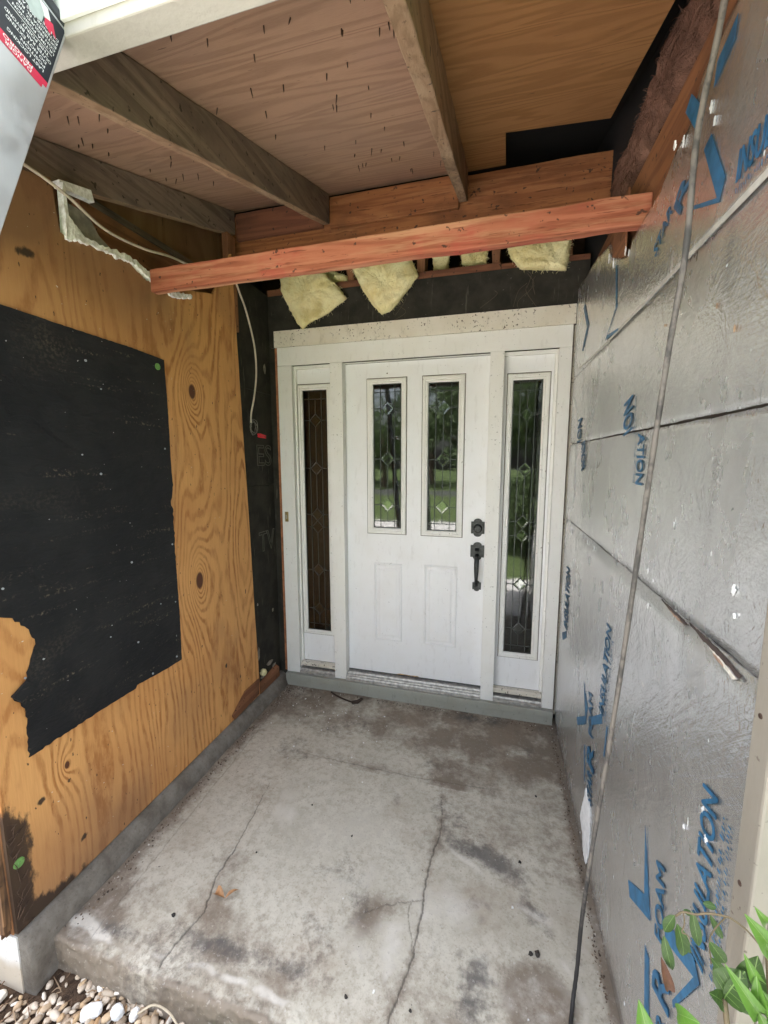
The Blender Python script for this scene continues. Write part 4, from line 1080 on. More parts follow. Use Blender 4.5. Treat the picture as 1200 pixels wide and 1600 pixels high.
t = thing('doorbell', 'small brass doorbell button on the left casing', 'doorbell', (-0.864, 0, 1.2))
bm = BM(); box(bm, (-0.876, -0.006, 1.165), (-0.852, 0.0, 1.232)); db_ = obj('plate', bm, MAT['brass'], t, 0.002)
bm = BM(); box(bm, (-0.869, -0.009, 1.185), (-0.859, -0.0058, 1.212)); obj('button', bm, plain('ivory button', (0.50,0.45,0.34), 0.4), t, 0.002)
t = thing('bent_metal_strip', 'dark bent metal strip lying on the floor before the sill', 'debris', (-0.42, -0.08, 0))
bm = BM(); tube(bm, smooth_path([(-0.545,-0.052,0.012),(-0.50,-0.072,0.006),(-0.42,-0.105,0.007),(-0.35,-0.118,0.008),(-0.325,-0.10,0.02)], 5), 0.0055, 7); tube(bm, [(-0.37,-0.122,0.008),(-0.335,-0.112,0.012),(-0.31,-0.085,0.024)], [0.011,0.013,0.008], 7)
obj('strip', bm, plain('dark rusty strip', (0.045,0.03,0.022), 0.7, 0.3), t)

# ---------------------------------------------------------------- roof: rafters, deck, beams
SL = 0.3245
def ry(z0, y): return z0 + SL*(y+0.3)
def rafter(x0, x1, label, mat, yend=-0.302, zb=2.81, zt=2.953):
    t = thing('rafter', label, 'rafter', ((x0+x1)/2, -1.0, ry(zb, -1.0)), 'sloping roof rafters of the porch')
    bm = BM(); y0 = -1.768
    hexa(bm, [(x0,y0,ry(zb,y0)),(x1,y0,ry(zb,y0)),(x1,yend,ry(zb,yend)),(x0,yend,ry(zb,yend)),(x0,y0,ry(zt,y0)),(x1,y0,ry(zt,y0)),(x1,yend,ry(zt,yend)),(x0,yend,ry(zt,yend))])
    rough_up(bm, 40, 0.003, x0*9)
    bmesh.ops.recalc_face_normals(bm, faces=bm.faces)
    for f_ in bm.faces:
        if f_.normal.z < -0.6: f_.material_index = 1  # undersides get a lighter wood colour, as if lit by ground bounce
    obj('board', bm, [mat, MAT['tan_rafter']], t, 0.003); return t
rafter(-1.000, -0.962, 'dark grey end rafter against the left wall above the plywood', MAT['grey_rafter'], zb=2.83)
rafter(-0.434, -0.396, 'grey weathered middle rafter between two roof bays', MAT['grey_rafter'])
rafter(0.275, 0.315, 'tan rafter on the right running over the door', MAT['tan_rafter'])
def deck(poly, z0, th, name, label, mat):
    t = thing(name, label, 'roof deck', (poly[0][0], poly[0][1], ry(z0, poly[0][1])))
    bm = BM()
    a = [bm.verts.new((x, y, ry(z0, y))) for x, y in poly]; b = [bm.verts.new((x, y, ry(z0+th, y))) for x, y in poly]
    fa = bm.faces.new(a); fb = bm.faces.new(list(reversed(b)))
    for i in range(len(poly)): bm.faces.new((a[i], a[(i+1) % len(poly)], b[(i+1) % len(poly)], b[i]))
    fa.normal_update(); fb.normal_update(); bmesh.ops.triangulate(bm, faces=[fa, fb], quad_method='BEAUTY', ngon_method='EAR_CLIP')
    obj('sheet', bm, mat, t); return t
dk = deck([(-1.55,-1.765),(0.2945,-1.765),(0.2945,-0.265),(-1.55,-0.265)], 2.955, 0.013, 'roof_deck', 'old purplish brown roof deck plywood with nail points, left sheet', MAT['deck_old'])
dk2 = deck([(0.2955,-1.765),(0.858,-1.765),(0.867,-0.575),(0.484,-0.635),(0.488,-0.25),(0.2955,-0.25)], 2.955, 0.013, 'roof_deck', 'tan cut roof deck plywood sheet beside the dark opening', MAT['deck_new'])
# nail points
random.seed(5)
bm = BM(); tube(bm, [(0,0,0),(0,0,-0.016),(0,0,-0.025)], [0.0018,0.0016,0.0004], 6)
first = obj('nail_point', bm, MAT['nail'], dk)
first.data.transform(Matrix.Translation(ORG[dk.name]))
cnt = 0; rows_y = [-1.55,-1.42,-1.28,-1.15,-1.02,-0.88,-0.74,-0.60,-0.47]
spots = []
for y in rows_y:
    for k in range(11):
        x = random.uniform(-0.94, 0.26)
        if abs(x+0.415) < 0.05: continue
        spots.append((x, y+random.uniform(-0.035, 0.035)))
random.shuffle(spots)
for i, (x, y) in enumerate([q_ for q_ in spots if float(fbm(np.array([q_[0]]), np.array([q_[1]]), 2.6, 2, 50)[0]) > 0.42][:72]):
    o = first if i == 0 else first.copy()
    if i: COL.objects.link(o); o.parent = dk
    o.location = Vector((x, y, ry(2.955, y)-0.0005)) - ORG[dk.name]
    o.rotation_euler = (random.uniform(-0.22, 0.22), random.uniform(-0.22, 0.22), 0)
    s_ = random.uniform(0.45, 1.1); o.scale = (1, 1, s_)
# cover over the deck
t = thing('house_roof', 'shingled roof above the porch with black paper underneath', 'roof', (0, -1.0, 3.0))
bm = BM(); a = -1.80; b_ = 1.6
hexa(bm, [(-5,a,ry(3.05,a)),(5,a,ry(3.05,a)),(5,b_,ry(3.05,b_)),(-5,b_,ry(3.05,b_)),(-5,a,ry(3.09,a)),(5,a,ry(3.09,a)),(5,b_,ry(3.09,b_)),(-5,b_,ry(3.09,b_))])
obj('paper_layer', bm, MAT['black_void'], t)
bm = BM(); a = -1.86
hexa(bm, [(-5,a,ry(3.093,a)),(5,a,ry(3.093,a)),(5,b_,ry(3.093,b_)),(-5,b_,ry(3.093,b_)),(-5,a,ry(3.11,a)),(5,a,ry(3.11,a)),(5,b_,ry(3.11,b_)),(-5,b_,ry(3.11,b_))])
obj('shingles', bm, MAT['shingle'], t)
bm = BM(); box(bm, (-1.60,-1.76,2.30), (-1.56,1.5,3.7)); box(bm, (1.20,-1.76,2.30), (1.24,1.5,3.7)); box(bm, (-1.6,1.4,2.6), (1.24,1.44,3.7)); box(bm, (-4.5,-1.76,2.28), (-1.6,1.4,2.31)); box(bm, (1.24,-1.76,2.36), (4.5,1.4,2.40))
obj('attic_light_block', bm, MAT['black_void'], t)  # unseen boxes added to keep daylight out of the attic
t = thing('fascia', 'cream grained fascia board along the porch eave with bright white front', 'fascia', (0, -1.79, 2.33))
bm = BM(); box(bm, (-4.5,-1.819,2.331), (4.5,-1.770,2.555)); obj('board', bm, MAT['fascia'], t, 0.003)
bm = BM(); box(bm, (-4.5,-1.826,2.352), (4.5,-1.8195,2.60)); obj('drip_edge', bm, MAT['drip'], t, 0.001)

t = thing('ledger_beam', 'brown ledger board at the head of the rafters above the door', 'beam', (0, -0.28, 2.7))
bm = BM(); box(bm, (-1.0,-0.280,2.700), (0.965,-0.24,2.938)); rough_up(bm, 50, 0.0028, 8); obj('board', bm, MAT['orange_lumber'], t, 0.003)
t = thing('blocking', 'reddish blocking between rafters in front of the ledger, left part', 'blocking', (-0.6, -0.30, 2.8))
bm = BM(); box(bm, (-0.958,-0.302,2.800), (-0.436,-0.2815,2.938)); obj('board', bm, MAT['dark_lumber'], t, 0.002)
t = thing('blocking', 'orange blocking between the middle rafter and the tan rafter', 'blocking', (-0.1, -0.30, 2.8))
bm = BM(); box(bm, (-0.394,-0.302,2.790), (0.274,-0.2815,2.938)); obj('board', bm, MAT['orange_lumber'], t, 0.002)
t = thing('cross_beam', 'reddish two by four beam spanning from the plywood wall to the foil wall', 'beam', (0, -1.0, 2.31))
bm = BM(); hexa(bm, [(-0.905,-1.0,2.268),(0.905,-1.015,2.268),(0.905,-0.977,2.268),(-0.905,-0.962,2.268),(-0.905,-1.0,2.355),(0.905,-1.015,2.355),(0.905,-0.977,2.355),(-0.905,-0.962,2.355)])
rough_up(bm, 50, 0.003, 4); obj('board', bm, MAT['red_beam'], t, 0.004)

# right wall head framing
t = thing('sloping_stud', 'orange brown board along the top of the foil wall', 'board', (0.89, -0.8, 2.4))
bm = BM(); box(bm, (0.906,-1.70,2.15), (0.925,-0.02,2.50)); obj('board', bm, lumber('wall head board', (0.26,0.115,0.05), (0.15,0.06,0.03), 'y', (0.06,0.03,0.02), 0.5), t, 0.003)
t = thing('corner_post', 'brown post where the foil wall meets the black band', 'post', (0.9, -0.6, 2.3))
bm = BM(); box(bm, (0.876,-0.86,2.20), (0.8835,-0.70,2.46)); obj('post', bm, MAT['side_board'], t, 0.002)
batt('pink_insulation', 'long dirty pink insulation strip in the gap above the foil wall', [(-1.65,2.50),(-1.36,2.492),(-1.19,2.50),(-1.05,2.505),(-0.87,2.51),(-0.75,2.50),(-0.45,2.50),(-0.44,2.60),(-0.55,2.675),(-0.66,2.665),(-0.78,2.66),(-0.90,2.685),(-1.02,2.672),(-1.09,2.70),(-1.17,2.695),(-1.40,2.69),(-1.65,2.66)], 0.915, 0.05, 8, MAT['pink_wool'], None, 'x', 0.012)
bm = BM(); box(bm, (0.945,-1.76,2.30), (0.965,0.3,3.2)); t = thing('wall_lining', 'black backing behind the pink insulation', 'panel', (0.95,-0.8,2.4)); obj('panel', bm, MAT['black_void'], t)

# ---------------------------------------------------------------- foil boards on the right wall
WX = 0.872
def wobble(z, k):                                      # ragged board edge
    return lambda y: z + 0.0028*(float(fbm(np.array([y]), np.array([k*3.1]), 14, 4)[0])-0.5)*2 + 0.003*(float(fbm(np.array([y]), np.array([k*1.1]), 70, 2)[0])-0.5)
def foil_board(label, y0, y1, zlo, zhi, bow=0.0, seed=0):
    t = thing('foil_board', label, 'insulation board', (WX, (y0+y1)/2, 1.0), 'foil faced insulation boards on the right wall')
    n = 120; ysv = np.linspace(y0, y1, n); mrow = 24
    bm = BM(); fr = []; bk = []
    for y in ysv:
        a = zlo(y) if callable(zlo) else zlo; b = zhi(y) if callable(zhi) else zhi
        cf = []; cb = []
        for k in range(mrow):
            f_ = k/(mrow-1); z = a+(b-a)*f_
            e = 0.003*(math.exp(-(z-a)/0.02)+math.exp(-(b-z)/0.02))
            dx = 0.0026*(float(fbm(np.array([y+seed]), np.array([z]), 2.3, 3)[0])-0.5) + e + bow*(1-(2*f_-1)**2)
            cf.append(bm.verts.new((WX+dx, y, z))); cb.append(bm.verts.new((WX+0.012+0*dx, y, z)))
        fr.append(cf); bk.append(cb)
    for i in range(n-1):
        for k in range(mrow-1):
            bm.faces.new((fr[i][k], fr[i+1][k], fr[i+1][k+1], fr[i][k+1]))
        bm.faces.new((fr[i][0], bk[i][0], bk[i+1][0], fr[i+1][0])); bm.faces.new((fr[i][-1], fr[i+1][-1], bk[i+1][-1], bk[i][-1]))
    obj('facing', bm, MAT['foil'], t, smooth=True)
    return t
def top_edge(y):
    base = np.interp(y, [-1.80,-1.53,-1.38,-1.34,-1.27,-1.18,-1.10,-0.955,-0.93,-0.86,-0.80,-0.69,-0.65,-0.40,-0.02], [2.42,2.39,2.372,2.31,2.30,2.268,2.262,2.258,2.225,2.245,2.27,2.32,2.385,2.43,2.462])
    return float(base) + 0.012*(float(fbm(np.array([y]), np.array([2.0]), 40, 3)[0])-0.5)
FB = [foil_board('lowest foil board with the large blue slogan beside the porch floor', -1.80, -0.036, 0.012, wobble(1.253, 1), 0.0, 1),
      foil_board('middle foil board above the gaping lower seam', -1.80, -0.036, wobble(1.259, 2), wobble(1.658, 3), 0.0, 2),
      foil_board('narrow foil board between the two long straight seams', -1.80, -0.036, wobble(1.664, 4), wobble(2.007, 5), 0.0, 3),
      foil_board('topmost foil board with ragged upper edge under the roof', -1.80, -0.036, wobble(2.011, 6), top_edge, 0.0, 4)]
bm = BM(); box(bm, (WX+0.0125,-1.80,-0.2), (WX+0.03,-0.03,2.22)); t = thing('wall_backing', 'dark sheathing behind the foil boards seen in their seams', 'wall', (0.89,-0.9,0)); obj('panel', bm, plain('seam dark', (0.05,0.035,0.03), 0.9), t)
bm = BM(); box(bm, (WX+0.03,-1.79,-0.2), (0.988,0.6,2.14)); obj('stud_core', bm, MAT['ply_side'], t)
# seam tape line along the upper seam
bm = BM(); prism(bm, [(-1.80,2.004),(-1.80,2.018),(-1.2,2.016),(-0.7,2.014),(-0.2,2.03),(-0.2,2.024),(-0.7,2.007),(-1.2,2.008)], WX-0.0018, WX-0.0002, 'x'); obj('seam_tape', bm, plain('pale seam tape', (0.55,0.53,0.48), 0.5, 0.3), FB[3])
# prints
def pr(poly, board, x=WX-0.0019, name='printed_mark'):
    bm = BM(); prism(bm, poly, x-0.0003, x+0.0003, 'x'); return obj(name, bm, MAT['blue_ink'], board)
TX = WX-0.0017
def print_text(s, p0, p1, h, board, shear=0.25, weight=0.026, up=1):
    """baseline from p0 to p1 in (y, z); cap direction to the left of the reading direction as seen from the porch"""
    d = Vector((0, p1[0]-p0[0], p1[1]-p0[1])); L = d.length; u = d.normalized()
    v = Vector((-1,0,0)).cross(u)                     # reading up (+z): caps towards +y
    return obj('lettering', text_bm(s, (TX, p0[0], p0[1]), u, v, h, L, shear, 0.0, 0.0, 1.0, weight), MAT['blue_ink'], board)
def scribble(p0, p1, h, board, n=34):
    """small print too worn to read: a row of uneven strokes"""
    bm = BM(); d = Vector((0, p1[0]-p0[0], p1[1]-p0[1])); v = Vector((-1,0,0)).cross(d.normalized())
    for k in range(n):
        if random.random() < 0.14: continue
        a = Vector((TX, p0[0], p0[1])) + d*(k/n); w = d*(random.uniform(0.25, 0.62)/n); hh = v*h*random.choice([0.6, 0.8, 1.0]); o_ = v*h*random.choice([0, 0, 0.25])
        vs = [bm.verts.new(q) for q in (a+o_, a+w+o_, a+w+hh, a+hh)]; bm.faces.new(vs)
    return obj('worn_small_print', bm, MAT['blue_ink'], board)
L0, L1, L2, L3 = FB
# big low print
pr([(-1.439,0.690),(-1.469,0.531),(-1.362,0.451),(-1.381,0.420),(-1.512,0.509)], L0)
pr([(-1.497,0.425),(-1.523,0.423),(-1.580,0.18),(-1.548,0.17)], L0)
pr([(-1.590,0.560),(-1.583,0.600),(-1.701,0.668),(-1.728,0.646),(-1.650,0.477),(-1.644,0.487),(-1.708,0.634)], L0)
print_text('FOAM', (-1.588,0.520), (-1.560,0.700), 0.046, L0, -0.35)
print_text('R', (-1.643,0.405), (-1.628,0.500), 0.088, L0, -0.35)
print_text('STAR', (-1.655,0.230), (-1.625,0.400), 0.046, L0, -0.35)
print_text('INSULATION', (-1.735,0.670), (-1.722,1.010), 0.050, L0, -0.2)
scribble((-1.762,0.70), (-1.748,1.0), 0.013, L0)
scribble((-1.778,0.70), (-1.764,1.0), 0.010, L0)
# mid print
print_text('FOAM', (-0.905,0.540), (-0.858,0.690), 0.060, L0, 0.0)
print_text('R', (-0.955,0.430), (-0.935,0.520), 0.105, L0, 0.0)
print_text('STAR', (-0.955,0.300), (-0.925,0.410), 0.065, L0, 0.0)
pr([(-0.706,0.664),(-0.771,0.547),(-0.62,0.445),(-0.645,0.424),(-0.783,0.519),(-0.795,0.60)], L0)
pr([(-0.862,0.602),(-1.000,0.704),(-1.009,0.672),(-0.868,0.572)], L0)
pr([(-0.784,0.431),(-0.795,0.431),(-0.832,0.304),(-0.821,0.304)], L0)
pr([(-1.055,0.587),(-1.068,0.706),(-1.075,0.700),(-1.063,0.585)], L0)
print_text('INSULATION', (-1.020,0.700), (-1.045,1.030), 0.058, L0, -0.1)
scribble((-1.045,0.70), (-1.070,1.0), 0.014, L0)
print_text('INSULATION', (-0.275,0.700), (-0.262,1.020), 0.10, L0, 0.0)
pr([(-0.13,0.63),(-0.25,0.69),(-0.255,0.655),(-0.16,0.60)], L0)
# cut prints in the middle boards
print_text('ION', (-1.110,1.664), (-1.092,1.770), 0.085, L2, -0.1)
scribble((-1.130,1.664), (-1.118,1.770), 0.012, L2)
print_text('ATION', (-1.165,1.652), (-1.172,1.508), 0.055, L1, 0.1)
scribble((-1.135,1.652), (-1.145,1.508), 0.012, L1)
print_text('ION', (-0.345,1.664), (-0.34,1.775), 0.09, L2, 0.0)
print_text('ATION', (-0.36,1.652), (-0.40,1.526), 0.085, L1, 0.0)
# top print
pr([(-1.345,2.362),(-1.407,2.293),(-1.378,2.271),(-1.318,2.345)], L3)
pr([(-1.433,2.195),(-1.461,2.205),(-1.534,2.086),(-1.519,2.051),(-1.402,2.101),(-1.403,2.108),(-1.509,2.064)], L3)
pr([(-1.525,2.350),(-1.521,2.314),(-1.453,2.290),(-1.458,2.330)], L3)
print_text('STAR', (-1.190,2.100), (-1.290,2.160), 0.034, L3, 0.0)
print_text('R', (-1.335,2.125), (-1.385,2.180), 0.055, L3, 0.0, 0.015)
print_text('INSULATION', (-1.575,2.050), (-1.78,2.055), 0.05, L3, 0.2)
scribble((-1.575,2.03), (-1.78,2.034), 0.012, L3)
pr([(-0.800,2.250),(-0.838,2.10),(-0.726,2.036),(-0.876,2.018),(-0.874,2.011),(-0.70,2.024),(-0.824,2.10),(-0.788,2.25)], L3)
pr([(-0.22,2.30),(-0.33,2.18),(-0.24,2.10),(-0.27,2.09),(-0.37,2.18),(-0.25,2.31)], L3)
# damage: white patch, torn foam, holes
def jag(poly, step=0.007, amp=0.003):
    out = []
    for i in range(len(poly)):
        a, b = poly[i], poly[(i+1) % len(poly)]
        n = max(1, int(math.hypot(b[0]-a[0], b[1]-a[1])/step))
        for k in range(n): out.append((a[0]+(b[0]-a[0])*k/n+random.uniform(-amp, amp), a[1]+(b[1]-a[1])*k/n+random.uniform(-amp, amp)))
    return out
bm = BM(); prism(bm, jag([(-0.863,0.305),(-0.945,0.285),(-0.957,0.20),(-0.961,0.101),(-0.93,0.04),(-0.893,0.032),(-0.85,0.09),(-0.80,0.124),(-0.825,0.20)], 0.012, 0.005), WX-0.0032, WX-0.001, 'x'); obj('white_patch', bm, MAT['foam_white'], L0)
DK = bpy.data.materials['seam dark']
for (p_, m_, x_, nm) in [([(-1.56,1.258),(-1.64,1.256),(-1.70,1.252),(-1.745,1.243),(-1.742,1.238),(-1.69,1.243),(-1.62,1.248)], DK, 0.0052, 'split'),
                         ([(-1.645,1.246),(-1.68,1.244),(-1.715,1.239),(-1.735,1.233),(-1.725,1.228),(-1.70,1.232),(-1.675,1.238)], plain('pale torn facing', (0.55,0.51,0.45), 0.7, var=0.25, scale=60), 0.0056, 'torn_foam'),
                         ([(-1.66,1.243),(-1.69,1.241),(-1.70,1.233),(-1.675,1.236)], MAT['brown_foam'], 0.0068, 'torn_foam'),
                         ([(-1.42,1.258),(-1.48,1.256),(-1.56,1.252),(-1.55,1.247),(-1.47,1.250)], DK, 0.0052, 'split'),
                         ([(-1.46,1.252),(-1.52,1.250),(-1.535,1.246),(-1.49,1.246)], MAT['brown_foam'], 0.0058, 'torn_foam')]:
    bm = BM(); prism(bm, jag(p_, 0.006, 0.0016), WX-x_*0.62, WX-0.0006, 'x'); obj(nm, bm, m_, L0)
random.seed(9)
def scraps(board, spots, mat, name):
    for (y, z, r) in spots:
        P_ = [(y+r*0.40*math.cos(a)*random.uniform(0.15,1.3), z+r*0.75*math.sin(a)*random.uniform(0.15,1.3)) for a in np.linspace(0, 6.28, 22)[:-1]]
        bm = BM(); prism(bm, P_, WX-0.0034, WX-0.001, 'x'); obj(name, bm, mat, board)
scraps(L3, [(-0.68,2.325,0.025),(-0.75,2.275,0.020),(-0.90,2.25,0.018),(-0.94,2.225,0.014),(-1.27,2.31,0.018),(-1.32,2.285,0.014),(-1.45,2.26,0.014),(-1.47,2.22,0.010)], MAT['foam_white'], 'torn_edge')
scraps(L1, [(-1.70,1.37,0.012),(-1.71,1.33,0.008),(-1.45,1.44,0.008),(-1.32,1.30,0.008),(-1.36,1.285,0.006)], MAT['foam_white'], 'nail_hole')
scraps(L0, [(-0.24,1.22,0.03),(-0.62,1.235,0.012),(-0.74,1.235,0.012),(-1.34,1.215,0.012),(-1.62,0.86,0.008),(-1.68,0.95,0.010),(-1.70,0.91,0.012)], MAT['foam_white'], 'nail_hole')
scraps(L2, [(-1.55,1.86,0.006),(-1.30,1.90,0.005),(-1.62,1.80,0.007)], MAT['foam_tan'], 'nail_hole')

t = thing('corner_trim', 'cream corner trim board at the outer end of the foil wall', 'trim', (0.92,-1.82,0))
bm = BM(); box(bm, (0.862,-1.842,-0.15), (0.887,-1.797,2.33)); obj('side_board', bm, MAT['cream'], t, 0.004)
bm = BM(); box(bm, (0.8875,-1.842,-0.15), (0.990,-1.815,2.33)); obj('front_board', bm, MAT['cream'], t, 0.004)
bm = BM()
for z in (1.22, 0.95, 0.55): tube(bm, [(0.8622,-1.815,z),(0.8605,-1.815,z)], [0.0045,0.0035], 8)
obj('nail_heads', bm, MAT['nail'], t)

# ---------------------------------------------------------------- cables
t = thing('hanging_cable', 'weathered grey black cable hanging from the roof across the foil wall', 'cable', (0.83,-1.5,2.2))
cp = [(0.853,-1.545,2.62),(0.845,-1.531,2.367),(0.835,-1.494,2.191),(0.828,-1.505,1.974),(0.818,-1.489,1.789),(0.806,-1.470,1.496),(0.792,-1.422,1.0),(0.772,-1.345,0.36),(0.764,-1.345,0.10),(0.752,-1.372,0.012),(0.72,-1.50,0.009),(0.70,-1.64,0.004),(0.69,-1.70,-0.08),(0.66,-1.85,-0.13)]
bm = BM(); pth = smooth_path(cp, 12); tube(bm, pth, [0.0056+0.0003*math.sin(i*1.7) for i in range(len(pth))], 10)
m = M('weathered cable')
n1 = m.noise(m.pos((1,1,0.5)), 26, 4, 0.7); n2 = m.noise(m.pos(), 90, 3)
zz_ = m.sep(m.pos())[2]
c = m.mix(m.map(m.math('ADD', n1, m.math('MULTIPLY', n2, 0.3)), 0.52, 0.72), (0.06,0.055,0.05), (0.16,0.14,0.12))
c = m.mix(m.map(m.math('ADD', zz_, m.math('MULTIPLY', n1, 0.5)), 0.45, 0.75, 1, 0), c, (0.02,0.018,0.017))
m.p(col=c, rough=0.7); m.bump(n1, 0.4, 0.004)
obj('sheath', bm, m.mat, t, smooth=True)
t = thing('electrical_cable', 'thin white electrical cable sagging along the left wall to a wire coil', 'cable', (-0.92,-0.5,2.4))
bm = BM(); tube(bm, smooth_path([(-0.925,-1.62,2.43),(-0.922,-1.50,2.465),(-0.918,-1.421,2.468),(-0.915,-1.317,2.452),(-0.92,-1.181,2.418),(-0.925,-1.011,2.433),(-0.93,-0.86,2.47),(-0.94,-0.70,2.50),(-0.935,-0.52,2.57),(-0.93,-0.40,2.575),(-0.93,-0.33,2.50),(-0.93,-0.275,2.42),(-0.93,-0.21,2.26),(-0.93,-0.20,2.10),(-0.93,-0.235,1.95),(-0.93,-0.27,1.86),(-0.935,-0.272,1.80)], 8), 0.0052, 8)
obj('sheath', bm, MAT['cable'], t, smooth=True)
bm = BM(); pts = [(-0.935+0.006*math.sin(a*2.3), -0.245+0.040*math.cos(a)*(1-0.02*a), 1.775+0.050*math.sin(a)*(1-0.02*a)) for a in np.linspace(0, 22, 120)]
tube(bm, pts, 0.0022, 5); obj('wire_coil', bm, MAT['copper_wire'], t)
for k, dz in enumerate((0, -0.012)):
    bm = BM(); tube(bm, [(-0.925,-0.215,1.735+dz),(-0.92,-0.195,1.734+dz),(-0.912,-0.150,1.728+dz)], [0.006,0.0075,0.004], 8); obj('wire_nut', bm, MAT['red_plastic'], t)

# ---------------------------------------------------------------- ladder
ua = Vector((0, 0.338, 0.941)).normalized(); va = Vector((0, 0.941, -0.338)).normalized()
R0 = Vector((-0.280, -1.830, 2.295))
LAD = thing('ladder', 'aluminium extension ladder with black and red warning sticker leaning on the eave', 'ladder', (-0.5, -2.7, -0.13))
def lad(bm, x0, x1, v0, v1, u0, u1):
    P_ = lambda x, v, u: tuple(Vector((x, R0.y, R0.z)) + va*v + ua*u)
    hexa(bm, [P_(x0,v0,u0), P_(x1,v0,u0), P_(x1,v1,u0), P_(x0,v1,u0), P_(x0,v0,u1), P_(x1,v0,u1), P_(x1,v1,u1), P_(x0,v1,u1)])
UB = -2.57
def rail(xw, side, v0, v1, u0, u1):
    bm = BM()
    lad(bm, xw-0.003*side, xw, v0, v1, u0, u1)
    lad(bm, xw-0.028*side, xw-0.0032*side, v1-0.003, v1, u0, u1); lad(bm, xw-0.028*side, xw-0.0032*side, v0, v0+0.003, u0, u1)
    return bm
obj('rail', rail(-0.280, 1, -0.122, 0.0, UB, 0.055), MAT['alu'], LAD, 0.0012)
obj('rail', rail(-0.700, -1, -0.122, 0.0, UB, 0.055), MAT['alu'], LAD, 0.0012)
obj('upper_rail', rail(-0.292, 1, -0.100, -0.008, 0.058, 1.1), MAT['alu'], LAD, 0.0012)
obj('upper_rail', rail(-0.688, -1, -0.100, -0.008, 0.058, 1.1), MAT['alu'], LAD, 0.0012)
bm = BM(); lad(bm, -0.296, -0.2775, -0.124, 0.004, 0.052, 0.072); obj('end_bracket', bm, MAT['black_plastic'], LAD, 0.004)
bm = BM(); lad(bm, -0.290, -0.279, -0.010, 0.010, 0.060, 0.14); lad(bm, -0.288, -0.2785, -0.06, -0.035, 0.074, 0.15); obj('guide_bracket', bm, MAT['alu'], LAD, 0.002)
for k in range(9):
    u_ = UB + 0.22 + k*0.305
    if u_ > 1.0: break
    c0 = Vector((-0.300, R0.y, R0.z)) + va*(-0.06) + ua*u_; c1 = c0.copy(); c1.x = -0.680
    bm = BM(); tube(bm, [c0, c1], 0.016, 8); obj('rung', bm, MAT['alu'], LAD)
bm = BM(); cR = Vector((-0.2800,-1.968,2.045)); tube(bm, [cR, cR+Vector((0.004,0,0)), cR+Vector((0.006,0,0))], [0.012,0.010,0.005], 16); obj('rivet', bm, plain('bright rivet', (0.75,0.76,0.78), 0.35, 0.8), LAD, smooth=True)
m_blk = plain('sticker black', (0.018,0.021,0.03), 0.45, bump=0.0, var=0.1); m_red = plain('sticker red', (0.60,0.03,0.08), 0.45, bump=0.0, var=0.1); m_wht = plain('sticker white', (0.78,0.78,0.80), 0.5, bump=0.0, var=0.05)
bm = BM(); lad(bm, -0.2799, -0.2793, -0.090, -0.004, -0.0735, 0.048); stk = obj('sticker', bm, m_blk, LAD, label='black warning sticker with red band')
bm = BM(); lad(bm, -0.2799, -0.2793, -0.090, -0.010, -0.0915, -0.074); lad(bm, -0.2799, -0.2793, -0.010, -0.004, -0.084, -0.074); obj('red_band', bm, m_red, stk)
def stick_text(s, v_start, u_base, h, length, mat=m_wht):
    o_ = Vector((-0.2790, R0.y, R0.z)) + va*v_start + ua*u_base
    return obj('lettering', text_bm(s, o_, -va, -ua, h, length, 0, 0.015), mat, stk)
stick_text('DANGER', -0.028, -0.0830, 0.0058, 0.040); stick_text('PELIGRO', -0.028, -0.0755, 0.0058, 0.044)
yb = -0.066
for s, l in (('LAST LOCKING',0.056),('POSITION.',0.040),('DO NOT EXTEND',0.062),('OUTER RAIL BEYOND',0.072),('THIS POINT.',0.044)):
    stick_text(s, -0.014 if len(s) < 14 else -0.008, yb+0.0055, 0.0052, l); yb += 0.0088
bm = BM(); lad(bm, -0.2793, -0.2790, -0.080, -0.010, yb-0.0005, yb+0.0003); obj('divider_line', bm, m_wht, stk)
yb += 0.003
for s, l in (('ULTIMA POSICION',0.066),('CON SEGURO. NO',0.062),('EXTIENDA EL RIEL',0.066),('EXTERIOR MAS ALLA',0.070),('DE ESTE PUNTO.',0.056)):
    stick_text(s, -0.008, yb+0.0052, 0.0046, l); yb += 0.0078
m_pic = plain('sticker pictogram grey', (0.42,0.47,0.47), 0.5, bump=0.0)
def spoly(pts, mat, name):
    bm = BM(); a = [bm.verts.new(Vector((-0.2786, R0.y, R0.z)) + va*p[0] + ua*p[1]) for p in pts]; b = [bm.verts.new(Vector((-0.2792, R0.y, R0.z)) + va*p[0] + ua*p[1]) for p in pts]
    fa = bm.faces.new(a); fb = bm.faces.new(list(reversed(b)))
    for i in range(len(pts)): bm.faces.new((a[i], a[(i+1) % len(pts)], b[(i+1) % len(pts)], b[i]))
    fa.normal_update(); fb.normal_update(); bmesh.ops.triangulate(bm, faces=[fa, fb], quad_method='BEAUTY', ngon_method='EAR_CLIP'); return obj(name, bm, mat, stk)
spoly([(-0.072,0.046),(-0.050,0.046),(-0.036,0.030),(-0.036,0.012),(-0.050,0.006),(-0.062,0.016),(-0.060,0.028)], m_pic, 'pictogram')
spoly([(-0.050,0.046),(-0.034,0.046),(-0.026,0.032),(-0.034,0.026)], m_wht, 'pictogram')
spoly([(-0.034,0.028),(-0.022,0.032),(-0.012,0.014),(-0.022,0.018),(-0.020,0.010),(-0.032,0.016)], m_red, 'pictogram')
bm = BM()
for xw in (-0.290, -0.690): lad(bm, xw-0.02, xw+0.02, -0.13, 0.01, UB-0.02, UB)
obj('foot', bm, MAT['black_plastic'], LAD)

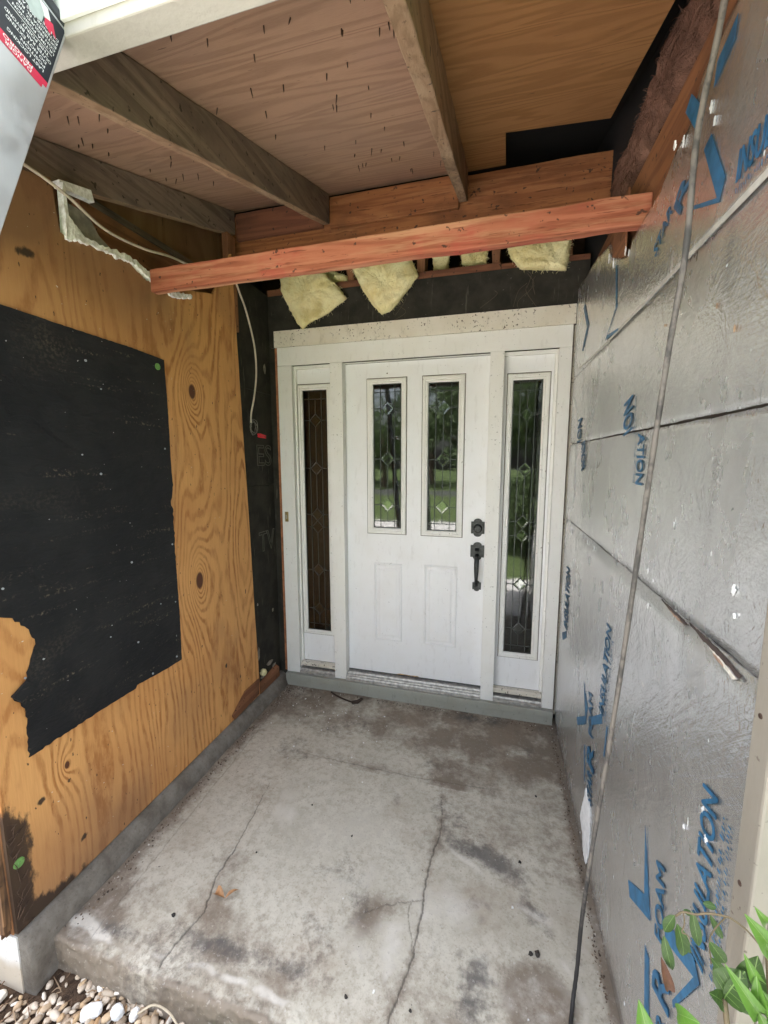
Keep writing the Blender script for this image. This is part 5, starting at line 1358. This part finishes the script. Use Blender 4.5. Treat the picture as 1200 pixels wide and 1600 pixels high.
# ---------------------------------------------------------------- gravel, debris, plants
random.seed(21)
_g = bmesh.new(); bmesh.ops.create_icosphere(_g, subdivisions=2, radius=1.0); _g.verts.ensure_lookup_table()
ICO_V = np.array([v.co[:] for v in _g.verts]); ICO_F = np.array([[v.index for v in f.verts] for f in _g.faces]); _g.free()
def pebbles(spec):
    """spec rows: x, y, z, r"""
    Vs, Fs, off = [], [], 0
    for (x, y, z, r) in spec:
        v = ICO_V * (1 + 0.16*np.sin(ICO_V @ rng.normal(size=3)*1.6 + rng.uniform(0, 6))[:, None] + 0.07*np.sin(ICO_V @ rng.normal(size=3)*3.5 + rng.uniform(0, 6))[:, None])
        v = v * np.array([r*rng.uniform(1.0, 1.75), r*rng.uniform(0.72, 1.05), r*rng.uniform(0.42, 0.72)])
        Rm = np.array((Matrix.Rotation(rng.uniform(0, 6.28), 3, 'Z') @ Matrix.Rotation(rng.uniform(-0.6, 0.6), 3, 'X') @ Matrix.Rotation(rng.uniform(-0.5, 0.5), 3, 'Y')))
        Vs.append(v @ Rm.T + np.array([x, y, z])); Fs.append(ICO_F + off); off += len(ICO_V)
    return np.concatenate(Vs), np.concatenate(Fs).tolist()
spec = []
for k in range(4600):
    x = random.uniform(-1.35, 0.0); y = random.uniform(-2.25, -1.622)
    if x < -0.86 and y > -1.72: continue
    if y > -1.69 and x < -0.74 and random.random() < 0.5: continue
    if x < -0.92 and random.random() < 0.6: continue
    if x > -0.27 and random.random() < 0.65: continue
    spec.append((x, y, -0.128 + random.uniform(-0.008, 0.016), random.choice([0.005,0.006,0.008,0.009,0.011,0.014])))
bm = pebbles(spec)
o = obj('gravel', bm, MAT['gravel'], smooth=True); tag(o, 'mixed brown and white river gravel beside the slab corner', 'gravel', kind='stuff')
bm = BM()
for k in range(520):
    x = random.uniform(-1.5, -0.35); y = random.uniform(-2.2, -1.63)
    if x < -0.87 and y > -1.72: continue
    a = random.gauss(1.2, 0.7); l = random.uniform(0.02, 0.07); z = -0.128+random.uniform(0, 0.012)
    tube(bm, [(x, y, z), (x+math.cos(a)*l/2, y+math.sin(a)*l/2, z+random.uniform(0, 0.008)), (x+math.cos(a)*l, y+math.sin(a)*l, z)], [0.0012,0.0018,0.001], 4)
mm = M('mulch fibre'); c = mm.ramp(mm.island(), [(0,(0.07,0.04,0.025)),(0.5,(0.20,0.12,0.07)),(1,(0.36,0.26,0.16))]); mm.p(col=c, rough=0.9)
o = obj('mulch', bm, mm.mat); tag(o, 'brown shredded mulch fibres among the gravel', 'mulch', kind='stuff')

def rock(name, label, cat, c, s, mat, jag=0.25, group=None, rz=0.0):
    bm = BM(); bmesh.ops.create_icosphere(bm, subdivisions=2, radius=1.0)
    from mathutils import noise as mn
    for v in bm.verts:
        v.co = v.co*(1+jag*mn.noise(v.co*1.7+Vector(c)*9))
        v.co = Vector((max(-0.8,min(0.8,v.co.x))*s[0], max(-0.8,min(0.8,v.co.y))*s[1], max(-0.7,min(0.7,v.co.z))*s[2]))
    bmesh.ops.rotate(bm, verts=bm.verts, cent=(0,0,0), matrix=Matrix.Rotation(rz, 3, 'Z'))
    bmesh.ops.translate(bm, verts=bm.verts, vec=c)
    o = obj(name, bm, mat, loc=c); tag(o, label, cat, group); return o
MAT['white_stone'] = plain('white stone', (0.74,0.74,0.72), 0.7, var=0.12, scale=50, bump=0.4)
MAT['orange_stone'] = plain('orange stone', (0.50,0.30,0.10), 0.8, var=0.35, scale=40, bump=0.8)
rock('broken_stone', 'largest white angular chunk on the gravel by the slab corner', 'stone', (-0.665,-1.690,-0.112), (0.036,0.024,0.018), MAT['white_stone'], rz=0.6)
rock('broken_stone', 'second white chunk on the gravel, right of the largest', 'stone', (-0.585,-1.672,-0.108), (0.020,0.024,0.018), MAT['white_stone'], rz=1.2)
rock('broken_stone', 'small white chip right of the two larger white chunks', 'stone', (-0.53,-1.662,-0.108), (0.014,0.018,0.014), MAT['white_stone'])
rock('broken_stone', 'crumbly orange stone at the bottom of the gravel beside white blocks', 'stone', (-0.425,-1.76,-0.115), (0.055,0.04,0.03), MAT['orange_stone'], 0.5)
rock('broken_stone', 'flat white block piece beside the orange stone', 'stone', (-0.375,-1.685,-0.105), (0.042,0.020,0.018), MAT['white_stone'], rz=-0.3)
rock('broken_stone', 'second white block piece, next to the grass tuft', 'stone', (-0.315,-1.72,-0.105), (0.022,0.030,0.018), MAT['white_stone'], rz=-0.5)
rock('broken_stone', 'round pale pebble at the foot of the white foundation end', 'stone', (-0.985,-1.74,-0.115), (0.02,0.024,0.012), plain('pale pebble', (0.66,0.60,0.50), 0.6))
# grass tuft
bm = BM()
for k in range(150):
    x = random.gauss(-0.25, 0.035); y = random.gauss(-1.70, 0.02); h = random.uniform(0.03, 0.085); a = random.uniform(0, 6.28); w = 0.0022
    lx, ly = math.cos(a)*h*0.5, math.sin(a)*h*0.5
    b0 = Vector((x,y,-0.14)); px = Vector((-math.sin(a)*w, math.cos(a)*w, 0))
    v = [bm.verts.new(b0-px), bm.verts.new(b0+px), bm.verts.new(b0+Vector((lx*0.4,ly*0.4,h*0.6+0.02))+px*0.8), bm.verts.new(b0+Vector((lx*0.4,ly*0.4,h*0.6+0.02))-px*0.8), bm.verts.new(b0+Vector((lx,ly,h+0.02)))]
    bm.faces.new((v[0],v[1],v[2],v[3])); bm.faces.new((v[3],v[2],v[4]))
o = obj('grass_tuft', bm, MAT['grass'], loc=(-0.25,-1.685,-0.14)); tag(o, 'small green grass tuft at the front edge of the slab', 'grass')
# pale root across the gravel
t = thing('dry_root', 'pale dry root lying along the slab edge above the gravel', 'root', (-0.45,-1.645,-0.08))
bm = BM(); tube(bm, smooth_path([(-0.52,-1.66,-0.105),(-0.47,-1.645,-0.075),(-0.41,-1.650,-0.07),(-0.36,-1.665,-0.085),(-0.33,-1.68,-0.10)], 6), 0.003, 6); obj('root', bm, plain('pale root', (0.46,0.39,0.28), 0.8), t)

def leaf(bm, base, tip, width, droop=0.15, fold=0.25, n=12, facing=None):
    b = Vector(base); t_ = Vector(tip); d = t_-b; L = d.length; u = d.normalized()
    toc = (Vector((0.4889,-2.475,1.5818))-(b+t_)/2) if facing is None else Vector(facing)
    nrm = (toc - u*toc.dot(u)).normalized()
    nrm = (nrm + Vector((random.uniform(-.35,.35), random.uniform(-.35,.35), random.uniform(-.1,.4)))).normalized()
    s = u.cross(nrm).normalized(); nn = s.cross(u)
    rows = []
    for i in range(n):
        f_ = i/(n-1); w = width*0.5*(math.sin(math.pi*min(1, f_**0.8))**0.85 if 0 < f_ < 1 else 0.0) + 0.0004
        c_ = b + u*(L*f_) + nn*(L*droop*math.sin(math.pi*f_)*0.6)
        wv_ = 0.10*math.sin(f_*17+L*900)*w
        rows.append([bm.verts.new(c_-s*w+nn*(w*fold+wv_)), bm.verts.new(c_-s*w*0.5+nn*w*fold*0.32), bm.verts.new(c_), bm.verts.new(c_+s*w*0.5+nn*w*fold*0.32), bm.verts.new(c_+s*w+nn*(w*fold-wv_))])
    for a, c_ in zip(rows, rows[1:]):
        for k in range(4): bm.faces.new((a[k], a[k+1], c_[k+1], c_[k]))
    nf = len(bm.faces); side = (s*0.012*width + nn*0.010*width)
    for sg in (1, -1):
        for i in range(2, n-3, 2):
            p0 = rows[i][2].co + nn*0.02*width; p1 = rows[i+2][2 + sg].co*0.4 + rows[i+2][2 + 2*sg].co*0.6 + nn*0.02*width
            q_ = u*0.010*width
            f_ = bm.faces.new([bm.verts.new(p0-q_), bm.verts.new(p1-q_*0.5), bm.verts.new(p1+q_*0.5), bm.verts.new(p0+q_)]); f_.material_index = 1
    for a, c_ in zip(rows, rows[1:]):
        h_ = s*0.016*width; l_ = nn*0.022*width
        f_ = bm.faces.new([bm.verts.new(a[2].co-h_+l_), bm.verts.new(a[2].co+h_+l_), bm.verts.new(c_[2].co+h_+l_), bm.verts.new(c_[2].co-h_+l_)]); f_.material_index = 1
VINE = [((0.745,-1.9,0.96),(0.737,-1.895,0.925),0.012),((0.754,-1.9,0.97),(0.768,-1.895,0.963),0.006),((0.765,-1.9,0.973),(0.779,-1.895,0.916),0.012),((0.749,-1.9,0.948),(0.762,-1.895,0.894),0.017),((0.756,-1.9,0.939),(0.77,-1.895,0.901),0.008),((0.735,-1.9,0.924),(0.751,-1.895,0.867),0.013),((0.776,-1.9,0.989),(0.794,-1.895,0.982),0.008),((0.786,-1.9,0.974),(0.805,-1.895,0.937),0.008),((0.788,-1.9,0.934),(0.812,-1.895,0.901),0.015),((0.791,-1.9,0.91),(0.819,-1.895,0.873),0.012),((0.796,-1.9,0.898),(0.815,-1.895,0.847),0.014)]
t = thing('climbing_vine', 'thin climbing vine with small drooping leaves before the corner trim', 'vine', (0.85,-1.91,0.2))
bm = BM()
tube(bm, smooth_path([(0.90,-1.93,0.25),(0.885,-1.93,0.70),(0.862,-1.92,0.90),(0.847,-1.91,0.946),(0.835,-1.91,0.961),(0.822,-1.91,0.975),(0.809,-1.91,0.984),(0.798,-1.91,0.988),(0.778,-1.91,0.986),(0.764,-1.91,0.98),(0.75,-1.91,0.979),(0.742,-1.91,0.97)], 5), 0.0013, 6)
tube(bm, smooth_path([(0.75,-1.91,0.979),(0.753,-1.91,0.963),(0.751,-1.91,0.948),(0.757,-1.91,0.946),(0.763,-1.91,0.938)], 4), 0.0008, 5)
tube(bm, smooth_path([(0.798,-1.91,0.988),(0.79,-1.905,0.96),(0.788,-1.90,0.934),(0.793,-1.90,0.90)], 4), 0.0009, 5)
obj('stem', bm, MAT['stem'], t, smooth=True)
for b, tp, w in VINE:
    bm = BM(); leaf(bm, b, tp, w); obj('leaf', bm, [MAT['leaf_dark'], MAT['vein']], t, smooth=True)
bm = BM(); leaf(bm, (0.734,-1.90,0.889), (0.75,-1.895,0.833), 0.012, 0.3, 0.9); obj('dry_leaf', bm, MAT['dry_leaf'], t, smooth=True)
SHRUB = [((0.795,-1.99,1.052),(0.759,-2.01,1.102),0.022),((0.789,-1.99,1.08),(0.767,-2.01,1.113),0.012),((0.796,-1.99,0.961),(0.747,-2.01,1.035),0.018),((0.797,-1.99,0.964),(0.776,-2.01,1.033),0.018),((0.789,-1.99,1.007),(0.763,-2.01,1.054),0.013),((0.805,-1.99,0.94),(0.782,-2.01,0.987),0.030),((0.69,-1.99,0.875),(0.669,-2.01,0.957),0.034),((0.803,-1.99,0.972),(0.783,-2.01,1.015),0.024),((0.808,-1.99,0.936),(0.794,-2.01,0.984),0.030),((0.797,-1.99,1.042),(0.772,-2.01,1.077),0.016),((0.718,-1.99,0.927),(0.731,-2.01,0.95),0.016)]
SHD = [((0.773,-1.97,0.94),(0.790,-1.97,0.985),0.034),((0.789,-1.97,0.93),(0.785,-1.97,0.985),0.028),((0.772,-1.97,0.935),(0.752,-1.98,0.955),0.018),((0.805,-1.96,0.95),(0.80,-1.97,1.01),0.03)]
t = thing('leafy_shrub', 'bright green leafy shrub reaching in at the bottom right corner', 'shrub', (0.82,-2.0,-0.13))
bm = BM()
for (x, y, z) in [(0.80,-1.99,0.95),(0.795,-1.99,1.05),(0.69,-1.995,0.87),(0.808,-1.99,0.935),(0.773,-1.97,0.94)]:
    tube(bm, smooth_path([(0.83+random.uniform(-.03,.03),-2.0,-0.14),(0.85,-2.0,0.3),(0.5*(x+0.85),y-0.01,z-0.25),(x,y,z)], 5), [0.006-0.0002*i for i in range(16)], 6)
obj('stem', bm, MAT['stem'], t, smooth=True)
for b, tp, w in SHRUB:
    bm = BM(); leaf(bm, b, tp, w, 0.28, 0.55, 14); obj('leaf', bm, [MAT['leaf_bright'], MAT['vein']], t, smooth=True)
for b, tp, w in SHD:
    bm = BM(); leaf(bm, b, tp, w, 0.15, 0.3, 14); obj('leaf', bm, [MAT['leaf_dark'], MAT['vein']], t, smooth=True)
for k in range(26):
    a = random.uniform(0, 6.28); z = random.uniform(0.2, 0.84); x = 0.83+random.uniform(-0.06, 0.12); y = -2.0+random.uniform(-0.08, 0.06)
    bm = BM(); leaf(bm, (x,y,z), (x+0.08*math.cos(a), y+0.08*math.sin(a), z+random.uniform(-0.02,0.06)), 0.03, 0.2, 0.2, 7, (0,-0.5,1)); obj('leaf', bm, [MAT['leaf_dark'], MAT['vein']], t, smooth=True)

# debris on the floor
t = thing('dried_leaf', 'curled brown dried leaf on the slab beside the left crack', 'leaf', (-0.41,-1.37,0))
bm = BM(); leaf(bm, (-0.455,-1.375,0.004), (-0.405,-1.385,0.016), 0.03, 0.5, 0.8, 8, (0,0,1)); leaf(bm, (-0.405,-1.385,0.012), (-0.375,-1.345,0.014), 0.012, 0.3, 0.8, 6, (0,0,1)); obj('blade', bm, plain('tan leaf', (0.36,0.19,0.085), 0.6, var=0.3), t, smooth=True)
random.seed(31)
for k in range(60):
    x = random.gauss(-0.5, 0.26); y = -abs(random.gauss(0.16, 0.22))-0.04
    if k > 48: x = random.uniform(-0.86, 0.84); y = random.uniform(-1.5, -0.2)
    if not (-0.86 < x < 0.85 and y > -1.55): continue
    r = random.uniform(0.0018, 0.0042)
    bm = BM(); n = 6
    P_ = [(x+r*random.uniform(0.5,1.3)*math.cos(a), y+r*random.uniform(0.5,1.3)*math.sin(a)) for a in np.linspace(0, 6.28, n+1)[:-1]]
    prism(bm, P_, 0.0006, 0.0006+r*0.8, 'z')
    o = obj('paint_chip', bm, MAT['white_stone'], loc=(x, y, 0)); tag(o, 'tiny white paint chip scattered on the concrete floor', 'paint chip', 'white paint chips on the porch floor')
for k, (x, y, r) in enumerate([(0.647,-1.265,0.008),(0.668,-1.262,0.010),(0.63,-0.955,0.006),(-0.55,-1.47,0.007),(-0.40,-1.19,0.004),(0.11,-1.52,0.006),(-0.05,-1.02,0.004),(0.30,-1.5,0.005),(0.72,-0.60,0.005),(-0.28,-0.92,0.004)]):
    bm = BM(); bmesh.ops.create_icosphere(bm, subdivisions=1, radius=r, matrix=Matrix.Translation((x,y,r*0.4)))
    for v in bm.verts: v.co += Vector((random.uniform(-1,1), random.uniform(-1,1), random.uniform(-.5,.5)))*r*0.35
    o = obj('dirt_crumb', bm, plain('black crumb', (0.03,0.026,0.022), 0.9) if k == 0 else bpy.data.materials['black crumb'], loc=(x,y,0)); tag(o, 'small black dirt crumb on the concrete floor', 'dirt crumb', 'black crumbs on the porch floor')

bm = BM()
random.seed(61)
for k in range(900):
    q = random.random()
    if q < 0.35: x, y = -0.872+abs(random.gauss(0, 0.022)), random.uniform(-1.58, -0.03)
    elif q < 0.62: x, y = 0.862-abs(random.gauss(0, 0.012)), random.uniform(-1.58, -0.03)
    elif q < 0.85: x, y = random.uniform(-0.87, 0.86), -0.035-abs(random.gauss(0, 0.022))
    else: x, y = -0.86+abs(random.gauss(0, 0.09)), -0.05-abs(random.gauss(0, 0.09))
    r = random.uniform(0.0012, 0.0042); a = random.uniform(0, 6.28); e = random.uniform(0.3, 1.0)
    c_, s_ = math.cos(a), math.sin(a)
    P_ = [(x+r*(c_*px-s_*py*e), y+r*(s_*px+c_*py*e)) for px, py in ((-1,-0.6),(0.4,-1),(1,0.2),(-0.2,1))]
    prism(bm, P_, 0.0004, 0.001+r*0.7, 'z')
mm = M('loose floor dirt'); c = mm.ramp(mm.island(), [(0,(0.05,0.035,0.025)),(0.45,(0.14,0.10,0.07)),(0.8,(0.26,0.19,0.13)),(1,(0.62,0.58,0.52))]); mm.p(col=c, rough=0.95)
o = obj('floor_dirt', bm, mm.mat); tag(o, 'loose brown dirt and crumbs gathered along the walls and sill', 'dirt', kind='stuff')

# ---------------------------------------------------------------- trees behind the photographer (they show in the door glass)
def crown_mesh(seed, rad, hgt):
    r_ = np.random.default_rng(seed); bm = BM()
    cl = []
    for k in range(34):
        d = r_.normal(size=3); d /= np.linalg.norm(d); q = r_.random()**0.4
        cl.append((Vector((d[0]*rad*q, d[1]*rad*q, hgt*0.62+d[2]*hgt*0.36*q)), rad*r_.uniform(0.22, 0.42)))
    for c_, cr in cl:
        for k in range(75):
            d = r_.normal(size=3); d /= np.linalg.norm(d)
            p = c_ + Vector(d)*cr*float(r_.random()**0.35)
            s = float(r_.uniform(0.10, 0.22)); a = Vector(r_.normal(size=3)).normalized(); b = a.orthogonal().normalized()
            bm.faces.new([bm.verts.new(p+a*s), bm.verts.new(p+b*s*0.6), bm.verts.new(p-a*s), bm.verts.new(p-b*s*0.6)])
    return bm
protos = []
labs = ['broad green shade tree across the lawn, reflected in the door glass', 'taller green tree across the lawn, reflected in the door glass', 'rounded lighter tree across the lawn, reflected in the sidelight']
for k, (rad, hg) in enumerate(((3.0,6.6),(2.6,7.6),(3.4,5.6))):
    t = thing('shade_tree', labs[k], 'tree', (0,0,-0.2), 'trees across the lawn')
    obj('crown', crown_mesh(40+k, rad, hg), MAT['tree_leaf'], t)
    bm = BM(); tube(bm, [(0,0,-0.2),(0.05,0,hg*0.25),(0.0,0.1,hg*0.6)], [0.22,0.16,0.06], 10)
    for q in range(4):
        a = q*1.6+k; tube(bm, [(0.04,0,hg*0.25+q*0.2),(math.cos(a)*rad*0.35,math.sin(a)*rad*0.35,hg*0.5),(math.cos(a)*rad*0.65,math.sin(a)*rad*0.65,hg*0.68)], [0.10,0.06,0.02], 7)
    obj('trunk', bm, MAT['bark'], t); protos.append(t)
random.seed(77)
tree_spots = [(-1.5,-22.5),(3.2,-23),(-6.5,-23),(7.8,-22.5),(-11.5,-24),(12.5,-23),(0.8,-27),(-4.0,-27),(5.5,-28),(-16.5,-20),(17,-21),(-9,-29),(10.5,-29),(22,-24),(-22,-24)]
for i, (x, y) in enumerate(tree_spots):
    o = protos[i] if i < 3 else dup(protos[i % 3])
    o.location = (x, y, -0.2); o.rotation_euler = (0, 0, random.uniform(0, 6.28)); s_ = random.uniform(0.85, 1.15); o.scale = (s_, s_, s_)
    if i >= 3: o['label'] = 'green tree in the background row across the lawn'

# rounded bush added behind the camera so the right sidelight reflects dark
t = thing('reflection_bush', 'rounded dark green bush added to darken the right sidelight reflection', 'bush', (1.25,-5.6,-0.2))
r_ = np.random.default_rng(5); bm = BM()
for k in range(5200):
    d = r_.normal(size=3); d /= np.linalg.norm(d); q = 0.75+0.25*r_.random()
    p = Vector((1.25+d[0]*0.85*q, -5.6+d[1]*0.85*q, 0.58+d[2]*0.80*q)); sz = float(r_.uniform(0.03,0.06))
    a = Vector(r_.normal(size=3)).normalized(); b = a.orthogonal().normalized()
    bm.faces.new([bm.verts.new(p+a*sz), bm.verts.new(p+b*sz*0.6), bm.verts.new(p-a*sz), bm.verts.new(p-b*sz*0.6)])
obj('crown', bm, MAT['tree_leaf'], t)
bm = BM(); tube(bm, [(1.25,-5.6,-0.22),(1.25,-5.6,0.2)], [0.05,0.03], 8); obj('trunk', bm, MAT['bark'], t)
